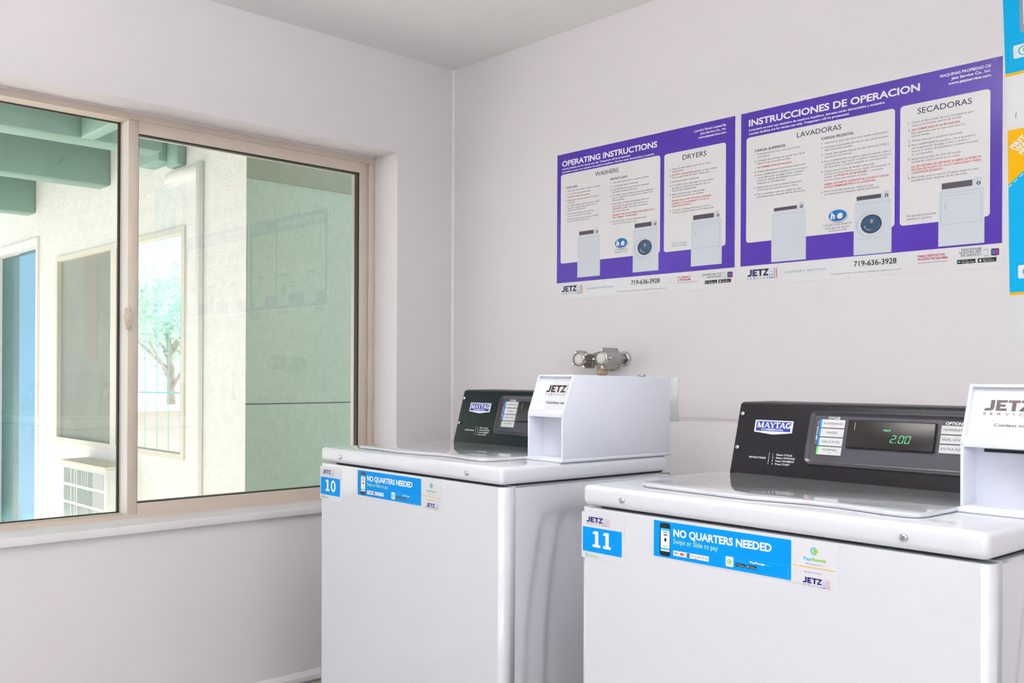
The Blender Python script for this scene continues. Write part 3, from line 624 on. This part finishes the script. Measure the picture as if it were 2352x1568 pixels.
def col(u, n, rows):
    return dict(u=u, n=n, items=[(v, num, t if isinstance(t, list) else t, m, w) for v, num, t, m, w in rows])
E = dict(panels=[(.0195, .1335, .421, .4665), (.4355, .1335, .6475, .4650)],
    title=[('OPERATING INSTRUCTIONS', .0245, .4965, .0195, dict(width=.385, bold=.03)), ('Laundry facilities are for tenant use only. Trespassers will be prosecuted.', .025, .4838, .0062, dict(width=.283, bold=.02)), ('Lavandería es para uso exclusivo de nuestros inquilinos. Intrusos serán denunciados y acusados.', .025, .4722, .0062, dict(width=.375, bold=.02)),
           ('Laundry Room Leased By', .648, .5185, .0070, dict(align='r', width=.107, bold=.02)), ('Jetz Service Co., Inc.', .648, .5065, .0070, dict(align='r', width=.086, bold=.02)), ('www.jetzservice.com', .648, .4945, .0070, dict(align='r', width=.093, bold=.02))],
    heads=[('WASHERS', .167, .437, .0150, dict(width=.094)), ('DRYERS', .5010, .4345, .0165, dict(width=.082)), ('TOP LOAD', .043, .410, .0078, dict(width=.050, bold=.012)), ('FRONT LOAD', .230, .4115, .0078, dict(width=.067, bold=.012))],
    lists=[col(.0505, .043, [(.3985, '1', 'Only wash items listed as machine washable.', G, .137), (.387, '2', 'Load clothes evenly and loosely.', G, .098), (.3755, '', 'DO NOT overload the machine.', R, .095), (.3635, '3', 'Add laundry detergent and fabric softener', G, .132), (.3553, '', '(if desired).', G, .032), (.3435, '4', 'To START washer, close lid and use mobile', G, .133), (.335, '', 'pay app, or swipe/insert laundry card or', G, .125), (.3265, '', 'insert coins (if applicable).', G, .080), (.3135, '5', 'Select desired wash cycle settings', G, .110), (.3045, '', '(see care instructions on clothes).', G, .103), (.2935, '6', 'For best results, remove clothes promptly', G, .130), (.285, '', 'at the end of the washer cycle.', G, .094)]),
           col(.2385, .230, [(.399, '1', 'Only wash items listed as machine washable.', G, .141), (.386, '2', 'Load clothes evenly and loosely.', G, .102), (.374, '3', 'Add High Efficiency liquid laundry detergent', G, .142), (.365, '', 'and fabric softener (if desired).', G, .097), (.353, '4', 'To START washer, close door and use mobile pay', G, .158), (.3445, '', 'app, or swipe/insert laundry card or insert coins', G, .156), (.336, '', '(if applicable).', G, .046), (.3235, '5', 'Select desired wash cycle settings (see care', G, .141), (.314, '', 'instructions on clothes). Once cycle starts,', G, .137), (.305, '', [('DOOR WILL LOCK', R, .060), ('and cannot be opened', G, .073)], G, 0), (.296, '', 'until wash cycle ends.', G, .068), (.283, '', 'OPENING THE DOOR DURING THE WASH CYCLE', R, .160), (.274, '', 'WILL DAMAGE THE MACHINE.', R, .096), (.261, '6', 'For best results, remove clothes promptly', G, .132), (.252, '', 'at the end of the washer cycle.', G, .096)]),
           col(.4645, .4555, [(.4075, '1', 'Clean lint filter before each use for faster', G, .134), (.399, '', 'drying times.', G, .041), (.387, '2', [('DO NOT overload the machine', R, .100), ('so that clothes', G, .050)], G, 0), (.3785, '', 'may tumble freely for faster drying time.', G, .131), (.365, '3', 'Add dryer sheets (if desired).', G, .094), (.352, '4', 'To START dryer, close door and use mobile', G, .143), (.343, '', 'pay app, or swipe/insert laundry card or', G, .132), (.3345, '', 'insert coins (if applicable).', G, .085), (.322, '5', 'Select desired dryer cycle settings', G, .114), (.3135, '', '(see care instructions on clothes).', G, .110), (.300, '', 'DRYER WILL STOP IF DOOR IS OPENED', R, .136), (.291, '', 'DURING CYCLE. RESELECT CYCLE TO', R, .129), (.282, '', 'CONTINUE DRYING.', R, .065), (.269, '6', 'To avoid wrinkling of garments, remove', G, .132), (.2605, '', 'clothes promptly at the end of drying cycle.', G, .144)])],
    notes=[('Do not dry wool,', .4635, .157, .0055, dict(width=.053, shear=.15)), ('rubber or plastics.', .4635, .149, .0055, dict(width=.056, shear=.15)), ('Use High Efficiency', .2735, .158, .0052, dict(width=.052, align='c')), ('Detergent Only', .2735, .150, .0052, dict(width=.048, align='c'))],
    machines=[('top', .0935, .0760, .188, .2195, .2510), ('front', .3195, .0755, .4155, .2185, .2510), ('dryer', .532, .0770, .6350, .2185, .2510)],
    he=(.2735, .1835), ph=(.3130, .0325), lm=(.1340, .0285, .109),
    foot=[('TO REPORT', .4850, .0405, .0062, dict(width=.0455, bold=.015), CRIM), ('A PROBLEM', .4850, .0320, .0062, dict(width=.0455, bold=.015), CRIM), ('www.jetzservice.com/report-a-problem', .4850, .0250, .0034, dict(width=.0720), INKG), ('DOWNLOAD OUR', .6350, .0425, .0058, dict(align='r', width=.0640), NAVY), ('SERVICE APP', .6350, .0335, .0058, dict(align='r', width=.0480), NAVY), ('For Service/Repairs Call This Number and Identify the Machine by its Number.', .2600, .0110, .0034, dict(width=.185), INKG)])
S = dict(panels=[(.0205, .1335, .4325, .4640), (.4455, .1335, .6510, .4650)],
    title=[('INSTRUCCIONES DE OPERACION', .0275, .4990, .0195, dict(width=.465, bold=.03)), ('Lavandería es para uso exclusivo de nuestros inquilinos. Intrusos serán denunciados y acusados.', .028, .4838, .0064, dict(width=.380, bold=.02)), ('Laundry facilities are for tenant use only. Trespassers will be prosecuted.', .028, .4722, .0064, dict(width=.288, bold=.02)),
           ('MAQUINAS PROPIEDAD DE', .652, .5215, .0072, dict(align='r', width=.113, bold=.02)), ('Jetz Service Co., Inc.', .652, .5095, .0072, dict(align='r', width=.087, bold=.02)), ('www.jetzservice.com', .652, .4970, .0072, dict(align='r', width=.094, bold=.02))],
    heads=[('LAVADORAS', .1720, .4345, .0150, dict(width=.123)), ('SECADORAS', .4870, .4355, .0155, dict(width=.124)), ('CARGA SUPERIOR', .0460, .4145, .0078, dict(width=.093, bold=.012)), ('CARGA FRONTAL', .2410, .4130, .0078, dict(width=.088, bold=.012))],
    lists=[col(.0545, .046, [(.4040, '1', 'Solamente lave ropa apta para lavado', G, .129), (.3955, '', 'automático.', G, .039), (.3830, '2', 'Coloque sus prendas de una en una, de la', G, .139), (.3745, '', 'manera más extendida posible.', G, .100), (.3620, '', 'NO SOBRECARGUE la lavadora.', R, .103), (.3495, '3', 'Añada detergente y suavizante (opcional).', G, .142), (.3385, '4', 'Para COMENZAR la lavadora, cierre la tapa y', G, .147), (.3300, '', 'use la aplicación de pago móvil, o deslice /', G, .142), (.3215, '', 'inserte la tarjeta de lavandería o inserte', G, .132), (.3130, '', 'monedas (si corresponde).', G, .086), (.3000, '5', 'Seleccione el ciclo de lavado adecuado', G, .132), (.2915, '', '(revise las instrucciones en su ropa).', G, .121), (.2790, '6', 'Para resultados óptimos, saque la ropa', G, .130), (.2705, '', 'inmediatamente después del fin del lavado.', G, .142)]),
           col(.2500, .2415, [(.4000, '1', 'Solamente lave ropa apta para lavado automático.', G, .166), (.3875, '2', 'Coloque sus prendas de una en una, de la manera', G, .164), (.3790, '', 'más extendida posible.', G, .076), (.3665, '3', 'Añada detergente líquido de alta eficiencia (HE) y', G, .168), (.3580, '', 'suavizante (opcional).', G, .074), (.3455, '4', 'Para COMENZAR la lavadora, cierre la puerta y use la', G, .172), (.3370, '', 'aplicación de pago móvil, o deslice / inserte la tarjeta', G, .172), (.3285, '', 'de lavandería o inserte monedas (si corresponde).', G, .165), (.3165, '5', 'Seleccione el ciclo de lavado adecuado', G, .132), (.3080, '', '(revise las instrucciones en su ropa). Al comenzar el', G, .172), (.2990, '', [('lavado,', G, .022), ('LA PUERTA SE BLOQUEA', R, .088), ('y no puede', G, .036)], G, 0), (.2905, '', 'abrirse hasta que termine el ciclo.', G, .114), (.2780, '', 'ABRIR LA PUERTA DURANTE EL LAVADO CAUSA', R, .168), (.2695, '', 'DAÑOS PERMANENTES A LA LAVADORA.', R, .136), (.2570, '6', 'Para resultados óptimos, saque la ropa', G, .130), (.2485, '', 'inmediatamente después del fin del lavado.', G, .146)]),
           col(.4735, .4650, [(.4120, '1', 'Limpie el filtro antes de usar la secadora para', G, .142), (.4035, '', 'asegurar el tiempo óptimo de secado.', G, .116), (.3915, '2', 'NO SOBRECARGUE LA SECADORA.', R, .113), (.3830, '', 'Esto garantiza que la ropa esté seca en', G, .122), (.3745, '', 'menos tiempo.', G, .044), (.3615, '3', 'Añada hojas para secadora (opcional).', G, .118), (.3495, '4', 'Para COMENZAR la secadora, cierre la puerta y', G, .146), (.3410, '', 'use la aplicación de pago móvil, o deslice /', G, .132), (.3325, '', 'inserte la tarjeta de lavandería o inserte monedas', G, .152), (.3240, '', '(si corresponde).', G, .050), (.3115, '5', 'Seleccione el tipo de ciclo de secado', G, .114), (.3030, '', '(revise las instrucciones en su ropa).', G, .112), (.2900, '', 'LA SECADORA SE DETIENE SI ABRE LA PUERTA.', R, .160), (.2815, '', 'ESCOJA DE NUEVO EL CICLO ADECUADO PARA', R, .158), (.2730, '', 'CONTINUAR SECANDO.', R, .074), (.2605, '6', 'Para evitar que la ropa se arrugue, saque la ropa', G, .152), (.2520, '', 'inmediatamente después del fin del ciclo.', G, .128)])],
    notes=[('No apta para secar lana,', .4620, .1560, .0058, dict(width=.070, shear=.15)), ('plásticos, o cauchos.', .4620, .1470, .0058, dict(width=.060, shear=.15)), ('UTILIZE UNICAMENTE', .2860, .1560, .0055, dict(width=.078, align='c')), ('detergentes de alta', .2860, .1475, .0055, dict(width=.066, align='c')), ('eficiencia (HE)', .2860, .1395, .0055, dict(width=.050, align='c'))],
    machines=[('top', .0985, .0660, .1985, .2100, .2380), ('front', .3295, .0640, .4250, .2085, .2380), ('dryer', .5375, .0665, .6390, .2080, .2420)],
    he=(.2860, .1845), ph=(.3300, .0315), lm=(.1400, .0285, .115),
    foot=[('PARA REPORTAR', .4890, .0415, .0062, dict(width=.0640, bold=.015), CRIM), ('ALGÚN PROBLEMA', .4890, .0330, .0062, dict(width=.0700, bold=.015), CRIM), ('www.jetzservice.com/report-a-problem', .4890, .0250, .0034, dict(width=.0700), INKG), ('DESCARGAR', .6335, .0490, .0058, dict(align='r', width=.0440), NAVY), ('NUESTRA APP', .6335, .0415, .0058, dict(align='r', width=.0490), NAVY), ('DE SERVICIO', .6335, .0340, .0058, dict(align='r', width=.0450), NAVY), ('Para Reparaciones llame a este número e identifique la máquina por su número.', .2690, .0130, .0034, dict(width=.184), INKG)])
poster(.5238, .2850, 0, 'purple poster headed OPERATING INSTRUCTIONS, the smaller looking one beside the room corner', E)
poster(1.2165, .2855, 0, 'purple poster headed INSTRUCCIONES DE OPERACION, beside the cyan posters', S)

# two cyan payment posters cut by the right edge of the photo
def cyan_poster(x, z, rot, label, first):
    w_, h_ = .40, .552
    root = empty('payment_poster', (x, 0, Z0 + z), label=label, cat='poster', group='cyan payment posters', rot=(0, rot, 0))
    b = MB(); b.box(0, -.0008, 0, w_, -.0001, h_, PAPER); I = Ink(b, (0, -.0008, 0), (1, 0, 0), (0, 0, 1), (0, -1, 0)); I.rect(0, .136, w_, h_, CYANP, .0002); I.rect(0, .129, w_, .136, YELL, .0003); b.build('sheet', root)
    b = MB(); I = Ink(b, (0, -.0012, 0), (1, 0, 0), (0, 0, 1), (0, -1, 0)); I.frame(.011, .156, w_ - .011, .216, .0008, CYAN, 0); I.rect(.018, .170, .062, .204, INKW, .0002, r=.004); payrange(I, .0405, .187, .013, .0004)
    I.text('Download', .075, .190, .012, INKW, .0002); I.text('PayRange now', .075, .172, .012, INKW, .0002, bold=.03); b.build('app_mark', root)
    if first:
        b = MB(); I = Ink(b, (0, -.0012, 0), (1, 0, 0), (0, 0, 1), (0, -1, 0)); I.poly([(0, h_), (0, .412), (.145, h_)], YELL, 0)
        for k in range(13):
            a = k / 13; c = (k + .6) / 13; I.poly([(.155 * a, .405 + .147 * a), (.155 * c, .405 + .147 * c), (.155 * c, .4075 + .147 * c), (.155 * a, .4075 + .147 * a)], INKW, .0002)
        b.build('corner_flash', root, label='yellow corner triangle')
        b = MB(); I = Ink(b, (0, -.0015, 0), (1, 0, 0), (0, 0, 1), (0, -1, 0)); r_ = math.radians(44)
        for k, t in enumerate(('FIRST', 'WASH', 'FREE')): I.text(t, .0105 + .0092 * k, .5015 - .0092 * k, .0103, INKW, 0, bold=.05, rot=r_, space=1.05)
        b.build('flash_lettering', root)
    else:
        b = MB(); I = Ink(b, (0, -.0012, 0), (1, 0, 0), (0, 0, 1), (0, -1, 0)); I.rect(.0335, .230, .13, .46, MEDGE, 0, r=.012); I.rect(.041, .252, .1225, .44, INKW, .0002); I.rect(.041, .40, .1225, .44, CYAN, .0003); b.build('phone_picture', root)
        b = MB(); b.tube([(.0175, -.0015, .020), (.0195, -.0018, .033)], .0008, STEEL, 6); b.build('staple', root)
        b = MB(); I = Ink(b, (0, -.0012, 0), (1, 0, 0), (0, 0, 1), (0, -1, 0)); I.text('Pay with your phone', .15, .36, .018, INKW, 0, maxw=.22, bold=.03); b.build('poster_lettering', root) if False else None
    return root
cyan_poster(1.9035, .643, math.radians(-1.9), 'cyan poster with a phone picture and white foot, topmost at the right edge', False)
cyan_poster(1.9115, .0815, math.radians(-.75), 'cyan poster with a yellow FIRST WASH corner, lower one at the right edge', True)

# ================================================================== small things on the wall
def faucet(x, z, ln, twist, label):
    root = empty('faucet', (x, 0, Z0 + z), label=label, cat='faucet', group='chrome hose faucets on the wall')
    b = MB(); b.tube([(0, -.0005, 0), (0, -.004, 0), (0, -.010, 0), (0, -.012, 0)], [.027, .027, .023, .020], CHROME, 24); b.build('flange', root)
    b = MB(); b.tube([(0, -.008, 0), (0, -.036, 0), (0, -.05, 0)], [.019, .019, .021], CHROMED, 20); b.build('spout', root) if False else b.build('valve_body', root)
    # fluted handle: four fins along a barrel, flaring to the front
    b = MB(); n = 48; ys = [-.036, -.042, -.06, -.085, -ln + .010, -ln + .003]; rings = []
    for i, yy in enumerate(ys):
        t = i / (len(ys) - 1); ring = []
        for k in range(n):
            a = 2 * PI * k / n; lobe = max(0, math.cos(4 * (a - twist))) ** 3
            fin = (.0145 if 0 < i < 5 else .006) * lobe; r = (.0215 if i else .016) + .0025 * t + fin
            ring.append((r * math.cos(a), yy, r * math.sin(a)))
        rings.append(ring)
    vs = [v for r_ in rings for v in r_]
    b.raw(vs, [(i * n + k, i * n + (k + 1) % n, (i + 1) * n + (k + 1) % n, (i + 1) * n + k) for i in range(len(ys) - 1) for k in range(n)], CHROMED, True); b.poly(rings[0], CHROMED); b.poly(rings[-1][::-1], CHROMED)
    for k in range(4):
        a = twist + k * PI / 2; tf = Matrix.Rotation(-a, 4, 'Y'); b.box(.020, -ln + .001, -.0035, .0365, -ln + .012, .0035, CHROME, r=.0015, tf=tf)
    hnd = b.build('handle', root)
    b = MB(); b.tube([(0, -ln + .006, 0), (0, -ln - .003, 0), (0, -ln - .004, 0)], [.0245, .0245, .022], CHROME, 28, cap=False); b.tube([(0, -ln + .002, 0), (0, -ln - .0015, 0)], [.0205, .0205], BRASS, 28); b.build('cap_ring', hnd)
    b = MB(); b.tube([(0, -ln - .001, 0), (0, -ln - .0035, 0), (0, -ln - .005, 0)], [.0185, .0178, .011], PEARL, 24); b.build('cap', hnd, label='pearly index cap')
    return root
faucet(.812, .059, .137, .05, 'chrome faucet with a fluted handle, right of the pair on the wall')
faucet(.700, .057, .105, .55, 'chrome faucet with a fluted handle, left of the pair on the wall')
b = MB(); b.tube([(.757, -.0005, Z0 + .032), (.757, -.03, Z0 + .030), (.757, -.055, Z0 + .024)], [.018, .016, .014], BRASS, 14); b.tube([(.757, -.05, Z0 + .03), (.757, -.053, Z0 + .006), (.757, -.053, Z0 - .002)], [.017, .019, .012], BRASS, 10)
b.build('pipe_fitting', label='dull brass pipe fitting between the two chrome faucets', cat='pipe fitting')
b = MB(); b.tube([(1.02, -.225, Z0 - .137), (1.02, -.225, Z0 + .0)], .008, STEEL, 12); b.tube([(1.02, -.225, Z0 - .004), (1.02, -.225, Z0 + .004)], .012, CHROME, 8); b.build('pipe_stub', label='small metal pipe end rising from the ledge behind the coin box', cat='pipe')
b = MB(); b.box(1.10, -.298, Z0 - .137, 1.183, -.292, Z0 - .006, STKW, r=.001, seg=1); b.build('cover_panel', label='white panel standing on the ledge behind the coin box', cat='panel')

# ================================================================== outside: breezeway, neighbouring wing, courtyard
YW, XE = -.2, -1.25
b = MB(); b.box(-14, -30, -.25, -WT, 12, -.16, CONCRETE); b.box(-60, -60, -.25, -14, 40, -.16, CONCRETE); b.build('ground', label='pale concrete paving outside the window', kind='structure', cat='ground')
b = MB()   # facade with a door and a window opening, and the end face toward our window
OZ0, OZ1 = zr(-.5), zr(.845); WX0, WX1 = -3.70, -1.86; DX0, DX1 = -5.1, -4.03; DZ = zr(1.03)
b.box(-9, YW, -.16, DX0, 3, 3.0, STUCCO); b.box(DX1, YW, -.16, WX0, YW + .2, 3.0, STUCCO); b.box(WX1, YW, -.16, XE - .002, YW + .2, 3.0, STUCCO)
b.box(WX0, YW, -.16, WX1, YW + .2, OZ0, STUCCO); b.box(WX0, YW, OZ1, WX1, YW + .2, 3.0, STUCCO); b.box(DX0, YW, DZ, DX1, YW + .2, 3.0, STUCCO)
b.box(XE - .2, YW + .2, -.16, XE - .002, 3, 3.0, STUCCO); b.box(XE - .0015, YW + .001, -.16, XE, 3, 3.0, STUCCO_SHADE)
b.build('wall_outside', label='cream stucco wing outside the window', kind='structure', cat='wall')
b = MB(); b.box(DX0 - .1, YW + .2, -.16, XE - .2, 2.6, -.1, CONCRETE); b.box(DX0 - .1, 2.4, -.1, XE - .2, 2.6, 3, STUCCO); b.build('wall_inside_wing', label='plain wall deep inside the neighbouring wing', kind='structure', cat='wall')
b = MB(); b.box(XE - .002, YW + .001, zr(1.018), XE + .008, 3, 3.0, SHADEBAND); b.build('shade_band', label='olive band standing for porch shade along the top of the end wall', kind='structure', cat='trim')  # painted band in place of the porch's shade
b = MB(); b.box(XE - .002, YW + .0, zr(-.161), XE + .0015, 3, zr(-.156), GASKET); b.build('trim_3', label='dark joint line across the shaded stucco', kind='structure', cat='trim')
b = MB(); b.box(-5.3, -3.4, Z0 + 1.56, -WT, .05, Z0 + 1.70, GREEND); b.build('ceiling_outside', label='dark green porch ceiling over the walkway', kind='structure', cat='ceiling')
# our own building's outer face and roof block the sky on this side
b = MB(); b.box(-WT, -12, H + .1, RX + 3, .2, H + .3, STUCCO); b.box(-WT - .02, WY1, -.16, -WT, .2, H + .3, STUCCO); b.box(-WT - .02, -12, -.16, -WT, WY0, H + .3, STUCCO); b.build('roof', label='laundry building roof and outer skin', kind='structure', cat='roof')
def beam(x0, y0, x1, y1, z0, z1, label):
    b = MB(); b.box(x0, y0, z0, x1, y1, z1, GREENP, r=.006, seg=1); return b.build('porch_beam', label=label, cat='beam', group='green porch beams')
beam(-1.95, -3.6, -1.80, -.39, zr(1.23), zr(1.555), 'green porch beam nearest the window, along the top of the glass')
pb = beam(-2.98, -3.6, -2.83, YW - .002, zr(1.23), zr(1.555), 'green porch beam with a round cap on its face, second from the window')
b = MB(); b.tube([(-2.831, -.525, zr(1.325)), (-2.8265, -.525, zr(1.325))], .03, GREENK, 20); b.build('bolt_cover', pb, label='round paler cap')
beam(-4.26, -3.6, -4.11, YW - .002, zr(1.225), zr(1.555), 'dull green porch beam farthest from the window, above the blue door')
beam(-1.798, -.88, -.30, -.80, zr(1.23), zr(1.555), 'short pale green cross beam butting the nearest porch beam')
beam(-2.23, -.31, -1.99, YW - .002, zr(1.228), zr(1.50), 'stubby green beam block on the stucco above the window trim')
beam(-1.985, -.26, -1.86, YW - .002, zr(1.19), zr(1.555), 'narrow green block against the stucco behind the stubby block')
# trim board and its short head rail
t = empty('window_trim', (-1.703, YW, Z0 + .3), label='slim pale trim board with a head rail, right of the sky reflecting pane', cat='trim')
b = MB(); b.box(.002, -.034, -1.46, .036, -.002, .875, EXTW, r=.002, seg=1); b.build('upright_board', t)
b = MB(); b.box(-.36, -.026, .815, .001, -.002, .872, EXTW, r=.003, seg=1); b.build('head_rail', t)
# neighbour's window
w2 = empty('window_2', (0, 0, 0), label='white framed window of the neighbouring wing', cat='window', kind='structure')
b = MB(); f = .034
b.box(WX0, YW - .012, OZ1 - f, WX1, YW + .06, OZ1, EXTF); b.box(WX0, YW - .012, OZ0, WX1, YW + .06, OZ0 + f, EXTF); b.box(WX0, YW - .012, OZ0 + f, WX0 + f, YW + .06, OZ1 - f, EXTF); b.box(WX1 - f, YW - .012, OZ0 + f, WX1, YW + .06, OZ1 - f, EXTF); b.box(-2.80, YW - .012, OZ0 + f, -2.72, YW + .06, OZ1 - f, EXTF)
b.build('frame', w2)
b = MB(); b.box(-3.27, YW + .0212, zr(.08), -3.06, YW + .0216, OZ1 - f, CURT); b.build('curtain', w2, label='mauve curtain strip')
b = MB(); b.box(WX0 + f, YW + .022, OZ0 + f, -2.80, YW + .028, OZ1 - f, SCREENM); b.build('screened_pane', w2, label='grey insect screened pane')
b = MB(); b.box(-2.72, YW + .022, OZ0 + f, WX1 - f, YW + .028, OZ1 - f, MIRR); b.build('bright_pane', w2, label='pane mirroring sky and trees')
# door
d = empty('door_1', (0, 0, 0), label='teal and sky blue door of the neighbouring wing', cat='door', kind='structure')
b = MB(); b.box(DX0, YW - .02, DZ - .06, DX1, YW + .05, DZ, EXTW); b.box(DX1 - .03, YW - .02, -.16, DX1, YW + .05, DZ - .06, EXTW); b.box(DX0, YW - .02, -.16, DX0 + .05, YW + .05, DZ - .06, EXTW); b.build('frame', d)
b = MB(); b.box(DX0 + .05, YW + .08, -.14, -4.60, YW + .11, DZ - .06, TEALD); b.build('leaf', d)
b = MB(); b.box(-4.60, YW + .06, -.14, DX1 - .03, YW + .10, DZ - .085, SKYB); b.box(-4.60, YW + .06, DZ - .085, DX1 - .03, YW + .10, DZ - .06, TEALD); b.build('side_panel', d, label='sky blue side panel')
# air conditioner in the wall under the neighbour's window
a = empty('air_conditioner', (-2.797, YW, Z0 - .580), label='white through wall air conditioner under the grey screened pane', cat='air conditioner')
b = MB(); b.box(-.335, -.20, -.46, .335, -.002, -.012, ACM, r=.006, seg=1); b.build('case', a)
b = MB(); b.prism([(-.21, -.014), (-.002, -.004), (-.002, .006), (-.21, 0)], 'x', -.339, .339, ACT); b.build('top_cover', a)
for j in range(4):
    for u0, u1, m_ in ((-.294, -.109, ACG), (-.085, .137, ACG), (.146, .302, ACL)):
        b = MB(); z1 = -.050 - .117 * j; b.box(u0, -.203, z1 - .096, u1, -.2005, z1, m_)
        for q in range(2 if u0 < -.2 else 4 if (u0 < 0 and j != 1) else 0):
            xx = u0 + (u1 - u0) * (.62 + .3 * q if u0 < -.2 else .35 + .13 * q); b.box(xx, -.2055, z1 - .096, xx + (.009 if u0 < -.2 else .004), -.203, z1, ACM)
        b.build('grille', a)
# courtyard seen mirrored in the pane: trees, rails, low wall
def tree(x, y, h, r, seed, label):
    rnd = random.Random(seed); root = empty('tree', (x, y, -.16), label=label, cat='tree', group='courtyard trees')
    b = MB(); b.tube([(0, 0, 0), (.05, .03, h * .35), (0, .1, h * .7)], [.12, .09, .04], BARK, 8)
    for k in range(6):
        a_ = k * 1.05; b.tube([(.03, .03, h * (.3 + .05 * k)), (r * .6 * math.cos(a_), r * .6 * math.sin(a_), h * (.52 + .06 * k))], [.04, .015], BARK, 6)
    b.build('trunk', root)
    b = MB(); cl = [(rnd.uniform(-r, r) * .7, rnd.uniform(-r, r) * .7, h * rnd.uniform(.42, .95), r * rnd.uniform(.28, .5)) for _ in range(16)]
    for _ in range(4200):
        cx_, cy_, cz_, cr = rnd.choice(cl); v = Vector((rnd.gauss(0, 1), rnd.gauss(0, 1), rnd.gauss(0, 1))).normalized() * cr * rnd.random() ** .4
        p = Vector((cx_, cy_, cz_)) + v; s_ = rnd.uniform(.035, .065); u_ = Vector((rnd.gauss(0, 1), rnd.gauss(0, 1), rnd.gauss(0, 1))).normalized(); w_ = u_.orthogonal().normalized()
        b.poly([p - u_ * s_, p + w_ * s_ * .55, p + u_ * s_, p - w_ * s_ * .55], LEAF)
    b.build('foliage', root); return root
tree(-13.2, -6.6, 3.3, 1.4, 3, 'bushy green courtyard tree mirrored in the neighbour\'s pane'); tree(-17.5, -9.8, 3.7, 1.7, 5, 'taller courtyard tree farther behind, mirrored in the pane'); tree(-14.2, -8.9, 2.6, 1.3, 9, 'small courtyard tree left of the bushy one, mirrored in the pane')
g = empty('courtyard_rail', (-7.5, -4.0, -.16), label='thin teal railing bars mirrored in the neighbour\'s pane', cat='railing')
for k in range(12):
    b = MB(); b.tube([(-.16 * k, .09 * k, 0), (-.16 * k, .09 * k, 2.3)], .0065, RAILT, 8); b.build('bar', g)
b = MB(); b.tube([(.1, -.06, 1.05), (-1.6, .9, 1.05)], .012, RAILT, 8); b.build('top_rail', g)
b = MB(); b.box(-10.6, -5.9, -.16, -10.2, -3.2, .55, CONCRETE, r=.02); b.box(-10.7, -6.0, .55, -10.1, -3.1, .63, TRIMW, r=.01); b.build('planter_wall', label='low pale planter wall mirrored in the neighbour\'s pane', cat='planter')
